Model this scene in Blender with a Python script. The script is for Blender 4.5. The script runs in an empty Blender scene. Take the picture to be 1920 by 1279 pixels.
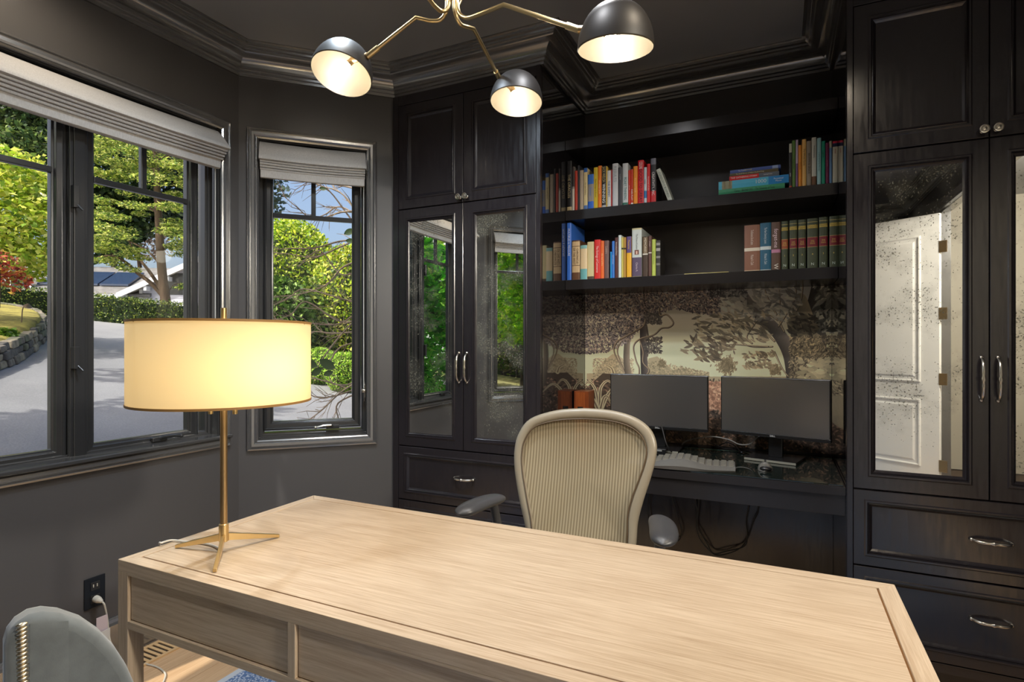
import bpy, bmesh, math, random
import numpy as np
from mathutils import Vector, Matrix

# ------------------------------------------------------------------ camera, sky, sun, lamps, exposure
scene = bpy.context.scene
COL = scene.collection
YAW = math.radians(25.4)          # camera turned left of the room's +Y axis
CS, SN = math.cos(YAW), math.sin(YAW)
FPX, HZ, ZC = 1060.0, 643.0, 1.33  # focal length in pixels, horizon row, eye height

cam_d = bpy.data.cameras.new('camera')
cam = bpy.data.objects.new('camera', cam_d)
COL.objects.link(cam)
cam.location = (0, 0, ZC)
cam.rotation_euler = (math.radians(90), 0, YAW)
cam_d.sensor_width = 36.0
cam_d.lens = FPX / 1920 * 36.0
cam_d.shift_y = (HZ - 639.5) / 1920
cam_d.clip_start = 0.02
cam_d.clip_end = 400
scene.camera = cam

scene.view_settings.view_transform = 'Standard'
scene.view_settings.look = 'None'
scene.view_settings.exposure = 0.0
scene.view_settings.gamma = 1.0
scene.view_settings.use_curve_mapping = False
cy = scene.cycles
cy.use_denoising = True
cy.max_bounces = 10
cy.diffuse_bounces = 4
cy.glossy_bounces = 5
cy.transmission_bounces = 6
cy.transparent_max_bounces = 24
cy.caustics_reflective = False
cy.caustics_refractive = False
cy.sample_clamp_indirect = 6.0

world = bpy.data.worlds.new('world')
scene.world = world
world.use_nodes = True
wn = world.node_tree.nodes
wl = world.node_tree.links
bg = wn['Background']
sky = wn.new('ShaderNodeTexSky')
sky.sky_type = 'NISHITA'
sky.sun_disc = False
sky.sun_elevation = math.radians(48)
sky.sun_rotation = math.radians(190)
sky.air_density = 0.8
sky.dust_density = 5.5
sky.ozone_density = 0.8
wl.new(sky.outputs[0], bg.inputs[0])
bg.inputs[1].default_value = 0.28

def lamp(name, kind, loc, power, color=(1, 1, 1), size=0.05, rot=None, **kw):
    d = bpy.data.lights.new(name, kind)
    d.energy = power
    d.color = color
    if kind in ('POINT', 'SPOT'):
        d.shadow_soft_size = size
    for k, v in kw.items():
        setattr(d, k, v)
    o = bpy.data.objects.new(name, d)
    COL.objects.link(o)
    o.location = loc
    if rot: o.rotation_euler = rot
    return o

sun = lamp('sun', 'SUN', (0, -20, 20), 4.8, (1.0, 0.95, 0.86), angle=math.radians(0.6))
_sd = Vector((0.20 * math.cos(math.radians(48)), 0.98 * math.cos(math.radians(48)), -math.sin(math.radians(48))))
sun.rotation_euler = _sd.to_track_quat('-Z', 'Y').to_euler()

# recessed ceiling cans: (x, y, watts, colour); their housings are built further down; all after the first pair are added fill
WARM = (1.0, 0.84, 0.64)
NEUT = (0.97, 0.97, 1.0)
DAY_FILL = (0.72, 0.86, 1.0)  # cool tint for added fill cans, imitating window light
CANS = [(-2.26, 1.05, 12, WARM), (0.62, -0.26, 10, WARM), (-1.40, 1.50, 100, DAY_FILL), (-0.60, 1.80, 36, NEUT),
        (0.30, 1.30, 44, WARM), (-0.65, 1.15, 36, NEUT), (-1.70, 0.35, 34, DAY_FILL)]
ZCEIL = 2.84

# ------------------------------------------------------------------ helpers
def ray(u, v):
    dx = (u - 960) / FPX
    return Vector((-SN + dx * CS, CS + dx * SN, (HZ - v) / FPX))
def atY(u, v, Y):
    r = ray(u, v); t = Y / r.y
    return Vector((r.x * t, Y, ZC + r.z * t))
def atX(u, v, X):
    r = ray(u, v); t = X / r.x
    return Vector((X, r.y * t, ZC + r.z * t))
def atZ(u, v, Z):
    r = ray(u, v); t = (Z - ZC) / r.z
    return Vector((r.x * t, r.y * t, Z))
def atD(u, v, d):
    r = ray(u, v)
    return Vector((r.x * d, r.y * d, ZC + r.z * d))

class Fr:
    """local frame: u along a wall, n out of it into the room, z up"""
    def __init__(s, o=(0, 0, 0), u=(1, 0, 0), n=(0, 1, 0)):
        s.o = Vector(o); s.u = Vector(u).normalized(); s.n = Vector(n).normalized()
    def __call__(s, u, n, z):
        p = s.o + s.u * u + s.n * n
        return (p.x, p.y, p.z + z)
ID = Fr()
BACK = Fr((0, 2.6, 0), (1, 0, 0), (0, -1, 0))             # cabinet faces
LEFT = Fr((-2.53, 0, 0), (0, 1, 0), (1, 0, 0))            # big window wall, u = world y
C1 = (-1.964, 2.6)
R2 = 1 / math.sqrt(2)
BAY = Fr((C1[0], C1[1], 0), (-R2, -R2, 0), (R2, -R2, 0))  # angled wall with the narrow window
BAY2 = Fr((-1.964, -0.096, 0), (-R2, R2, 0), (R2, R2, 0)) # its twin at the other end of the bay
RIGHT = Fr((1.25, 0, 0), (0, 1, 0), (-1, 0, 0))

class MB:
    def __init__(s): s.v = []; s.f = []
    def add(s, vs, fs):
        k = len(s.v)
        s.v += [tuple(p) for p in vs]
        s.f += [tuple(i + k for i in f) for f in fs]
        return s
    def box(s, u0, u1, n0, n1, z0, z1, fr=ID):
        c = [fr(u, n, z) for z in (z0, z1) for n in (n0, n1) for u in (u0, u1)]
        return s.add(c, [(0, 1, 3, 2), (4, 6, 7, 5), (0, 4, 5, 1), (2, 3, 7, 6), (0, 2, 6, 4), (1, 5, 7, 3)])
    def hexa(s, c):
        return s.add(c, [(0, 1, 2, 3), (7, 6, 5, 4), (0, 4, 5, 1), (1, 5, 6, 2), (2, 6, 7, 3), (3, 7, 4, 0)])
    def ring(s, u0, u1, z0, z1, prof, fr=ID, closed=False, cap=False):
        """mitred rectangular moulding; prof = [(inset, n)]"""
        vs = []
        for i, d in prof:
            vs += [fr(u0 + i, d, z0 + i), fr(u1 - i, d, z0 + i), fr(u1 - i, d, z1 - i), fr(u0 + i, d, z1 - i)]
        fs = []
        m = len(prof)
        rng = range(m) if closed else range(m - 1)
        for k in rng:
            a = 4 * k; b = 4 * ((k + 1) % m)
            for j in range(4):
                fs.append((a + j, a + (j + 1) % 4, b + (j + 1) % 4, b + j))
        if cap:
            fs.append(tuple(4 * (m - 1) + j for j in range(4)))
        return s.add(vs, fs)
    def prism(s, poly, a, b, fr=ID, axis='u', closed=True):
        """poly of (p,q): axis 'u' -> p=n,q=z ; 'n' -> p=u,q=z ; 'z' -> p=u,q=n"""
        def pt(p, q, t):
            return fr(t, p, q) if axis == 'u' else (fr(p, t, q) if axis == 'n' else fr(p, q, t))
        n = len(poly)
        vs = [pt(p, q, a) for p, q in poly] + [pt(p, q, b) for p, q in poly]
        fs = [(i, (i + 1) % n, n + (i + 1) % n, n + i) for i in range(n if closed else n - 1)]
        if closed:
            fs += [tuple(range(n)), tuple(range(n, 2 * n))]
        return s.add(vs, fs)
    def sweep(s, path, prof, side=1):
        """mitred sweep of prof [(p, z)] along a 2-D path; p is measured to the right of travel (side=1)"""
        P = [Vector(p) for p in path]
        offs = []
        for i, p in enumerate(P):
            d0 = (P[i] - P[i - 1]).normalized() if i > 0 else None
            d1 = (P[i + 1] - P[i]).normalized() if i < len(P) - 1 else None
            if d0 is None: d0 = d1
            if d1 is None: d1 = d0
            n0 = Vector((d0.y, -d0.x)) * side; n1 = Vector((d1.y, -d1.x)) * side
            b = (n0 + n1).normalized()
            offs.append(b / max(0.2, b.dot(n0)))
        m = len(prof)
        vs = [(p.x + o.x * q, p.y + o.y * q, z) for p, o in zip(P, offs) for q, z in prof]
        fs = [(i * m + j, i * m + j + 1, (i + 1) * m + j + 1, (i + 1) * m + j) for i in range(len(P) - 1) for j in range(m - 1)]
        fs += [tuple(range(m)), tuple(range((len(P) - 1) * m, len(P) * m))]
        return s.add(vs, fs)
    def tube(s, path, r, n=8, caps=True):
        P = [Vector(p) for p in path]
        R = r if isinstance(r, (list, tuple)) else [r] * len(P)
        t = (P[1] - P[0]).normalized()
        up = Vector((0, 0, 1)) if abs(t.z) < 0.9 else Vector((1, 0, 0))
        a = t.cross(up).normalized()
        vs = []
        for i, p in enumerate(P):
            if i == 0: t = (P[1] - P[0])
            elif i == len(P) - 1: t = (P[i] - P[i - 1])
            else: t = (P[i + 1] - P[i]).normalized() + (P[i] - P[i - 1]).normalized()
            if t.length < 1e-9: t = Vector((0, 0, 1))
            t.normalize()
            a = (a - t * a.dot(t))
            if a.length < 1e-6: a = t.orthogonal()
            a.normalize()
            b = t.cross(a)
            vs += [p + (a * math.cos(2 * math.pi * k / n) + b * math.sin(2 * math.pi * k / n)) * R[i] for k in range(n)]
        fs = [(i * n + k, i * n + (k + 1) % n, (i + 1) * n + (k + 1) % n, (i + 1) * n + k) for i in range(len(P) - 1) for k in range(n)]
        if caps:
            fs += [tuple(range(n)), tuple(range((len(P) - 1) * n, len(P) * n))]
        return s.add(vs, fs)
    def lathe(s, prof, n=24, M=None, caps=True):
        """prof = [(r, z)] about local z"""
        M = M or Matrix()
        vs = [M @ Vector((r * math.cos(2 * math.pi * k / n), r * math.sin(2 * math.pi * k / n), z)) for r, z in prof for k in range(n)]
        m = len(prof)
        fs = [(i * n + k, i * n + (k + 1) % n, (i + 1) * n + (k + 1) % n, (i + 1) * n + k) for i in range(m - 1) for k in range(n)]
        if caps:
            fs += [tuple(range(n)), tuple(range((m - 1) * n, m * n))]
        return s.add(vs, fs)
    def ball(s, c, r, n=10, m=7, sc=(1, 1, 1)):
        prof = [(max(1e-4, math.sin(math.pi * i / m)) , -math.cos(math.pi * i / m)) for i in range(m + 1)]
        M = Matrix.Translation(c) @ Matrix.Diagonal((r * sc[0], r * sc[1], r * sc[2], 1))
        return s.lathe(prof, n, M)
    def grid(s, rows):
        m = len(rows[0])
        vs = [p for r in rows for p in r]
        fs = [(i * m + j, i * m + j + 1, (i + 1) * m + j + 1, (i + 1) * m + j) for i in range(len(rows) - 1) for j in range(m - 1)]
        return s.add(vs, fs)

BASE = {}
def _tagged(o, label, cat, group, kind):
    if label: o['label'] = label
    if cat: o['category'] = cat
    if group: o['group'] = group
    if kind: o['kind'] = kind

def thing(name, base, label=None, cat=None, group=None, kind=None):
    o = bpy.data.objects.new(name, None)
    o.empty_display_size = 0.05
    COL.objects.link(o)
    o.location = base
    BASE[o.name] = Vector(base)
    _tagged(o, label, cat, group, kind)
    return o

def build(name, mb, mat, parent=None, smooth=False, bevel=0.0, label=None, cat=None, group=None, kind=None,
          base=None, recalc=True, ang=38, sub=0, segs=2):
    """links what mb holds as ONE mesh object; a child keeps its root's base as origin"""
    if parent is not None: b = BASE[parent.name]
    elif base is not None: b = Vector(base)
    else:
        A = np.array(mb.v); b = Vector(((A[:, 0].min() + A[:, 0].max()) / 2, (A[:, 1].min() + A[:, 1].max()) / 2, A[:, 2].min()))
    me = bpy.data.meshes.new(name)
    me.from_pydata([(x - b.x, y - b.y, z - b.z) for x, y, z in mb.v], [], mb.f)
    if recalc or smooth:
        bm = bmesh.new(); bm.from_mesh(me)
        if recalc: bmesh.ops.recalc_face_normals(bm, faces=bm.faces)
        if smooth:
            a = math.radians(ang)
            for f in bm.faces: f.smooth = True
            for e in bm.edges:
                if len(e.link_faces) == 2 and e.calc_face_angle(0) > a: e.smooth = False
        bm.to_mesh(me); bm.free()
    if mat is not None: me.materials.append(mat)
    o = bpy.data.objects.new(name, me)
    COL.objects.link(o)
    if parent is not None: o.parent = parent
    else: o.location = b
    BASE[o.name] = b
    if bevel > 0:
        m = o.modifiers.new('bevel', 'BEVEL'); m.width = bevel; m.segments = segs; m.limit_method = 'ANGLE'; m.angle_limit = math.radians(40)
    if sub:
        m = o.modifiers.new('sub', 'SUBSURF'); m.levels = sub; m.render_levels = sub
    _tagged(o, label, cat, group, kind)
    return o

def struct(name, mb, mat, **kw):
    return build(name, mb, mat, kind='structure', **kw)

def lettering(txt, size, mat, parent, loc, xd, yd, name='lettering', fit=None):
    d = bpy.data.curves.new(name, 'FONT')
    d.body = txt; d.size = size; d.align_x = 'CENTER'; d.align_y = 'CENTER'
    d.resolution_u = 2
    d.materials.append(mat)
    o = bpy.data.objects.new(name, d)
    COL.objects.link(o)
    x = Vector(xd); y = Vector(yd); z = x.cross(y)
    w = 0.56 * size * max(len(l) for l in txt.split('\n'))
    k = min(1.0, fit / w) if fit else 1.0
    b = BASE[parent.name]
    M = Matrix(((x.x * k, y.x, z.x, loc[0] - b.x), (x.y * k, y.y, z.y, loc[1] - b.y), (x.z * k, y.z, z.z, loc[2] - b.z), (0, 0, 0, 1)))
    o.parent = parent
    o.matrix_local = M
    return o

# ------------------------------------------------------------------ materials
def srgb(r, g, b):
    f = lambda c: (c / 255 / 12.92) if c <= 10 else ((c / 255 + 0.055) / 1.055) ** 2.4
    return (f(r), f(g), f(b), 1)

def N(nt, typ, **kw):
    n = nt.nodes.new(typ)
    for k, v in kw.items(): setattr(n, k, v)
    return n

def mat(name, col, rough=0.5, metal=0.0, spec=0.5, coat=0.0, coat_rough=0.05, coat_ior=1.5, var=None, bump=None, rvar=None, sheen=0.0, stretch=(1, 1, 1), trans=0.0, alpha=1.0):
    m = bpy.data.materials.new(name)
    m.use_nodes = True
    nt = m.node_tree
    p = nt.nodes['Principled BSDF']
    c = col if len(col) == 4 else (*col, 1)
    p.inputs['Base Color'].default_value = c
    p.inputs['Roughness'].default_value = rough
    p.inputs['Metallic'].default_value = metal
    p.inputs['Specular IOR Level'].default_value = spec
    p.inputs['Coat Weight'].default_value = coat
    p.inputs['Coat Roughness'].default_value = coat_rough
    p.inputs['Coat IOR'].default_value = coat_ior
    p.inputs['Sheen Weight'].default_value = sheen
    p.inputs['Transmission Weight'].default_value = trans
    p.inputs['Alpha'].default_value = alpha
    if var or bump or rvar:
        tc = N(nt, 'ShaderNodeTexCoord'); mp = N(nt, 'ShaderNodeMapping')
        mp.inputs['Scale'].default_value = stretch
        nt.links.new(tc.outputs['Object'], mp.inputs[0])
    if var:
        no = N(nt, 'ShaderNodeTexNoise'); no.inputs['Scale'].default_value = var[0]; no.inputs['Detail'].default_value = 5
        nt.links.new(mp.outputs[0], no.inputs['Vector'])
        rp = N(nt, 'ShaderNodeValToRGB')
        a = var[1]
        rp.color_ramp.elements[0].position = 0.3; rp.color_ramp.elements[1].position = 0.7
        rp.color_ramp.elements[0].color = tuple(x * (1 - a) for x in c[:3]) + (1,)
        rp.color_ramp.elements[1].color = tuple(min(1, x * (1 + a)) for x in c[:3]) + (1,)
        nt.links.new(no.outputs[0], rp.inputs[0]); nt.links.new(rp.outputs[0], p.inputs['Base Color'])
    if rvar:
        no = N(nt, 'ShaderNodeTexNoise'); no.inputs['Scale'].default_value = rvar[0]; no.inputs['Detail'].default_value = 4
        nt.links.new(mp.outputs[0], no.inputs['Vector'])
        mr = N(nt, 'ShaderNodeMapRange'); mr.inputs[3].default_value = rvar[1]; mr.inputs[4].default_value = rvar[2]
        mr.inputs[1].default_value = 0.3; mr.inputs[2].default_value = 0.7
        nt.links.new(no.outputs[0], mr.inputs[0]); nt.links.new(mr.outputs[0], p.inputs['Roughness'])
    if bump:
        no = N(nt, 'ShaderNodeTexNoise'); no.inputs['Scale'].default_value = bump[0]; no.inputs['Detail'].default_value = 4
        nt.links.new(mp.outputs[0], no.inputs['Vector'])
        bp = N(nt, 'ShaderNodeBump'); bp.inputs['Strength'].default_value = bump[1]; bp.inputs['Distance'].default_value = bump[2] if len(bump) > 2 else 0.002
        nt.links.new(no.outputs[0], bp.inputs['Height']); nt.links.new(bp.outputs[0], p.inputs['Normal'])
    return m

def emit(name, col, s):
    m = bpy.data.materials.new(name); m.use_nodes = True
    nt = m.node_tree; nt.nodes.clear()
    e = N(nt, 'ShaderNodeEmission'); e.inputs[0].default_value = (*col[:3], 1); e.inputs[1].default_value = s
    o = N(nt, 'ShaderNodeOutputMaterial'); nt.links.new(e.outputs[0], o.inputs[0])
    return m

def wood(name, light, dark, scale=1.0, axis='x', rough=0.45, contrast=1.0):
    """straight-grained oak: long noise streaks and soft cathedral figure along one axis"""
    m = bpy.data.materials.new(name); m.use_nodes = True
    nt = m.node_tree; p = nt.nodes['Principled BSDF']
    tc = N(nt, 'ShaderNodeTexCoord'); mp = N(nt, 'ShaderNodeMapping')
    st = {'x': (5, 150, 150), 'y': (150, 5, 150), 'z': (150, 150, 5)}[axis]
    mp.inputs['Scale'].default_value = tuple(s * scale for s in st)
    nt.links.new(tc.outputs['Object'], mp.inputs[0])
    n1 = N(nt, 'ShaderNodeTexNoise'); n1.inputs['Scale'].default_value = 1.0; n1.inputs['Detail'].default_value = 8; n1.inputs['Roughness'].default_value = 0.65
    n1.inputs['Distortion'].default_value = 0.6
    nt.links.new(mp.outputs[0], n1.inputs['Vector'])
    mp2 = N(nt, 'ShaderNodeMapping'); mp2.inputs['Scale'].default_value = tuple(s * scale * (2.2 if s > 9 else 3) for s in st)
    nt.links.new(tc.outputs['Object'], mp2.inputs[0])
    n2 = N(nt, 'ShaderNodeTexNoise'); n2.inputs['Scale'].default_value = 1.0; n2.inputs['Detail'].default_value = 3
    nt.links.new(mp2.outputs[0], n2.inputs['Vector'])
    mp3 = N(nt, 'ShaderNodeMapping'); mp3.inputs['Scale'].default_value = tuple((s / 150 * 4 if s > 9 else 0.8) * scale for s in st)
    nt.links.new(tc.outputs['Object'], mp3.inputs[0])
    wv = N(nt, 'ShaderNodeTexNoise'); wv.inputs['Scale'].default_value = 1.0; wv.inputs['Detail'].default_value = 1.5
    nt.links.new(mp3.outputs[0], wv.inputs['Vector'])
    sn = N(nt, 'ShaderNodeMath', operation='SINE'); ml = N(nt, 'ShaderNodeMath', operation='MULTIPLY'); ml.inputs[1].default_value = 62
    nt.links.new(wv.outputs[0], ml.inputs[0]); nt.links.new(ml.outputs[0], sn.inputs[0])
    a1 = N(nt, 'ShaderNodeMath', operation='MULTIPLY_ADD'); a1.inputs[1].default_value = 0.035 * contrast
    nt.links.new(sn.outputs[0], a1.inputs[0]); nt.links.new(n1.outputs[0], a1.inputs[2])
    a2 = N(nt, 'ShaderNodeMath', operation='MULTIPLY_ADD'); a2.inputs[1].default_value = 0.32 * contrast
    nt.links.new(n2.outputs[0], a2.inputs[0]); nt.links.new(a1.outputs[0], a2.inputs[2])
    rp = N(nt, 'ShaderNodeValToRGB')
    rp.color_ramp.elements[0].position = 0.30; rp.color_ramp.elements[1].position = 0.80
    rp.color_ramp.elements[0].color = dark; rp.color_ramp.elements[1].color = light
    nt.links.new(a2.outputs[0], rp.inputs[0]); nt.links.new(rp.outputs[0], p.inputs['Base Color'])
    p.inputs['Roughness'].default_value = rough
    bp = N(nt, 'ShaderNodeBump'); bp.inputs['Strength'].default_value = 0.18; bp.inputs['Distance'].default_value = 0.001
    nt.links.new(a2.outputs[0], bp.inputs['Height']); nt.links.new(bp.outputs[0], p.inputs['Normal'])
    return m

def antique_mirror():
    m = bpy.data.materials.new('antique_mirror'); m.use_nodes = True
    nt = m.node_tree; nt.nodes.clear()
    out = N(nt, 'ShaderNodeOutputMaterial')
    g = N(nt, 'ShaderNodeBsdfGlossy'); g.inputs['Color'].default_value = (0.80, 0.80, 0.77, 1); g.inputs['Roughness'].default_value = 0.012
    d = N(nt, 'ShaderNodeBsdfDiffuse'); d.inputs['Color'].default_value = (0.16, 0.155, 0.125, 1)
    tc = N(nt, 'ShaderNodeTexCoord')
    cl = N(nt, 'ShaderNodeTexNoise'); cl.inputs['Scale'].default_value = 5.0; cl.inputs['Detail'].default_value = 4; cl.inputs['Roughness'].default_value = 0.6
    sp = N(nt, 'ShaderNodeTexNoise'); sp.inputs['Scale'].default_value = 150; sp.inputs['Detail'].default_value = 3
    nt.links.new(tc.outputs['Object'], cl.inputs['Vector']); nt.links.new(tc.outputs['Object'], sp.inputs['Vector'])
    # speckle threshold is easier to pass inside the clouds
    mr = N(nt, 'ShaderNodeMapRange'); mr.inputs[1].default_value = 0.38; mr.inputs[2].default_value = 0.66; mr.inputs[3].default_value = 0.74; mr.inputs[4].default_value = 0.53
    nt.links.new(cl.outputs[0], mr.inputs[0])
    gt = N(nt, 'ShaderNodeMath', operation='SUBTRACT'); nt.links.new(sp.outputs[0], gt.inputs[0]); nt.links.new(mr.outputs[0], gt.inputs[1])
    mk = N(nt, 'ShaderNodeMapRange'); mk.inputs[1].default_value = 0.0; mk.inputs[2].default_value = 0.05; mk.inputs[3].default_value = 0; mk.inputs[4].default_value = 0.85
    nt.links.new(gt.outputs[0], mk.inputs[0])
    hz = N(nt, 'ShaderNodeMapRange'); hz.inputs[1].default_value = 0.50; hz.inputs[2].default_value = 0.72; hz.inputs[3].default_value = 0.02; hz.inputs[4].default_value = 0.42
    nt.links.new(cl.outputs[0], hz.inputs[0])
    mx = N(nt, 'ShaderNodeMath', operation='MAXIMUM'); nt.links.new(mk.outputs[0], mx.inputs[0]); nt.links.new(hz.outputs[0], mx.inputs[1])
    mix = N(nt, 'ShaderNodeMixShader'); nt.links.new(mx.outputs[0], mix.inputs[0])
    nt.links.new(g.outputs[0], mix.inputs[1]); nt.links.new(d.outputs[0], mix.inputs[2]); nt.links.new(mix.outputs[0], out.inputs[0])
    return m

def pane_glass(name='pane_glass', tint=(0.97, 0.99, 0.98), refl=0.9):
    m = bpy.data.materials.new(name); m.use_nodes = True
    nt = m.node_tree; nt.nodes.clear()
    out = N(nt, 'ShaderNodeOutputMaterial')
    t = N(nt, 'ShaderNodeBsdfTransparent'); t.inputs[0].default_value = (*tint, 1)
    g = N(nt, 'ShaderNodeBsdfGlossy'); g.inputs['Roughness'].default_value = 0.0
    fr = N(nt, 'ShaderNodeFresnel'); fr.inputs[0].default_value = 1.45
    ml = N(nt, 'ShaderNodeMath', operation='MULTIPLY'); ml.inputs[1].default_value = refl
    mix = N(nt, 'ShaderNodeMixShader')
    nt.links.new(fr.outputs[0], ml.inputs[0]); nt.links.new(ml.outputs[0], mix.inputs[0])
    nt.links.new(t.outputs[0], mix.inputs[1]); nt.links.new(g.outputs[0], mix.inputs[2]); nt.links.new(mix.outputs[0], out.inputs[0])
    return m

M_wall = mat('charcoal_wall_paint', (0.075, 0.071, 0.072), 0.40, bump=(180, 0.10, 0.001))
M_ceil = mat('charcoal_ceiling_paint', (0.25, 0.255, 0.27), 0.34, bump=(120, 0.08, 0.001))
M_trim = mat('satin_charcoal_trim', (0.085, 0.084, 0.086), 0.22, spec=1.0, coat=1.0, coat_rough=0.18, coat_ior=2.4)
M_lac = mat('black_lacquer', (0.019, 0.016, 0.019), 0.20, spec=0.8, bump=(30, 0.06, 0.001), rvar=(9, 0.14, 0.27), stretch=(9, 9, 1))
M_back = mat('niche_back_lacquer', (0.055, 0.048, 0.046), 0.30, bump=(30, 0.06, 0.001))
M_gloss = mat('gloss_black_panel', (0.010, 0.009, 0.010), 0.05, spec=0.9, coat=0.6, coat_rough=0.03)
M_shelf = mat('black_shelf_lacquer', (0.020, 0.018, 0.019), 0.22, bump=(30, 0.06, 0.001), stretch=(1, 8, 8))
M_mirror = antique_mirror()
M_glass = pane_glass()
M_nickel = mat('aged_nickel', (0.72, 0.68, 0.60), 0.22, 1.0)
M_brass = mat('satin_brass', (0.72, 0.54, 0.27), 0.30, 1.0)
M_brassd = mat('antique_brass', (0.42, 0.29, 0.15), 0.38, 1.0)
M_white = mat('white_door_paint', (0.80, 0.79, 0.76), 0.4)
M_cream = mat('cream_hall_paint', (0.50, 0.46, 0.38), 0.5)
M_fab = mat('grey_blind_linen', (0.50, 0.49, 0.485), 0.9, var=(260, 0.10), bump=(700, 0.25, 0.001), stretch=(1, 1, 0.25))
# ------------------------------------------------------------------ room shell
YB = 3.28      # back of the niche
def planks():
    fl = thing('floor', (-0.6, 0.5, 0), kind='structure')
    sub = build('subfloor', MB().box(-2.62, 2.9, -2.3, 3.35, -0.10, -0.012), mat('subfloor_dark', (0.10, 0.07, 0.05), 0.8), fl)
    mats = [wood('floor_oak_%d' % i, srgb(*l), srgb(*d), 0.7, 'y', 0.35, 0.8) for i, (l, d) in enumerate([((226, 196, 160), (196, 156, 116)), ((214, 180, 142), (180, 138, 98)), ((232, 206, 174), (204, 168, 130))])]
    rnd = random.Random(4)
    cache = {}
    x = -2.53
    k = 0
    while x < 1.25:
        y = -2.2 - rnd.random()
        while y < 3.2:
            L = rnd.choice([1.2, 1.6, 2.0])
            y0, y1 = max(y, -2.2), min(y + L, 3.2)
            if y1 - y0 > 0.05:
                mb = MB().box(x + 0.001, x + 0.139, y0 + 0.001, y1 - 0.001, -0.012, 0)
                build('floor_plank', mb, mats[rnd.randrange(3)], fl, bevel=0.001, segs=1)
            y += L
        x += 0.14
planks()

struct('ceiling', MB().box(-2.66, 2.9, -2.3, 3.4, ZCEIL, ZCEIL + 0.12), M_ceil)
struct('roof_shade_block', MB().box(-2.66, 2.9, -2.3, 3.4, ZCEIL + 0.12, 7.0), mat('roof_shingle', (0.12, 0.11, 0.10), 0.9))   # roof mass over the room, added and made tall to shade the driveway

# big window: opening u = y
W1 = (0.72, 1.925, 0.862, 2.395)
W2 = (0.156, 0.708, 0.822, 2.395)
def wall_open(fr, u0, u1, op, t, z1=ZCEIL):
    mb = MB()
    a, b, c, d = op
    mb.box(u0, a, -t, 0, 0, z1, fr); mb.box(b, u1, -t, 0, 0, z1, fr)
    mb.box(a, b, -t, 0, 0, c, fr); mb.box(a, b, -t, 0, d, z1, fr)
    return mb
struct('wall_left', wall_open(LEFT, 0.47, 2.034, W1, 0.13), M_wall)
struct('wall_corner', wall_open(BAY, -0.02, 0.802, W2, 0.13), M_wall)
struct('wall_near_corner', wall_open(BAY2, -0.02, 0.802, W2, 0.13), M_wall)
struct('wall_near_left', MB().box(-2.09, -1.964, -2.2, -0.096, 0, ZCEIL), M_wall)
struct('wall_front', MB().box(-2.09, 1.35, -2.32, -2.2, 0, ZCEIL), M_wall)
struct('wall_back', MB().box(-2.09, 1.35, YB, YB + 0.1, 0, ZCEIL).box(-2.09, -1.975, 2.62, YB, 0, ZCEIL), M_back)
DO = (-0.79, 1.22, 0.0, 2.47)
struct('wall_right', wall_open(RIGHT, -2.2, 3.3, DO, 0.06), M_wall)
# hallway beyond the doorway
struct('wall_hall', MB().box(2.75, 2.85, -2.2, 3.3, 0, ZCEIL).box(1.37, 2.85, -2.3, -2.2, 0, ZCEIL).box(1.37, 2.85, 3.2, 3.3, 0, ZCEIL), M_cream)

# crown moulding
cb, ct = 2.708, ZCEIL
CROWN = [(0.0, cb), (0.012, cb), (0.014, cb + 0.012), (0.022, cb + 0.016), (0.024, cb + 0.026), (0.034, cb + 0.030)]
for i in range(9):
    a = math.pi / 2 * i / 8
    CROWN.append((0.034 + 0.062 * (1 - math.cos(a)), cb + 0.030 + 0.056 * math.sin(a)))
CROWN += [(0.100, cb + 0.090), (0.101, cb + 0.100), (0.112, cb + 0.104), (0.114, cb + 0.112), (0.126, cb + 0.116), (0.128, cb + 0.126), (0.142, cb + 0.128), (0.142, ct - 0.0), (0.0, ct - 0.0)]
path = [(-1.964, -2.2), (-1.964, -0.096), (-2.53, 0.47), (-2.53, 2.034), (-1.964, 2.6), (-1.07, 2.6), (-1.07, YB), (0.237, YB), (0.237, 2.6), (1.25, 2.6), (1.25, -2.2), (-1.964, -2.2)]
struct('trim_2', MB().sweep(path, CROWN), M_trim, smooth=True, ang=25)
# baseboards
BBP = [(0.0, 0.002), (0.016, 0.002), (0.016, 0.150), (0.011, 0.160), (0.010, 0.172), (0.005, 0.180), (0.0, 0.180)]
struct('baseboard_left', MB().sweep([(-1.964, -2.2), (-1.964, -0.096), (-2.53, 0.47), (-2.53, 2.034), (-1.97, 2.594)], BBP), M_trim)
struct('baseboard_right', MB().sweep([(1.25, -0.89), (1.25, -2.2), (-1.964, -2.2)], BBP), M_trim)

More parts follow.
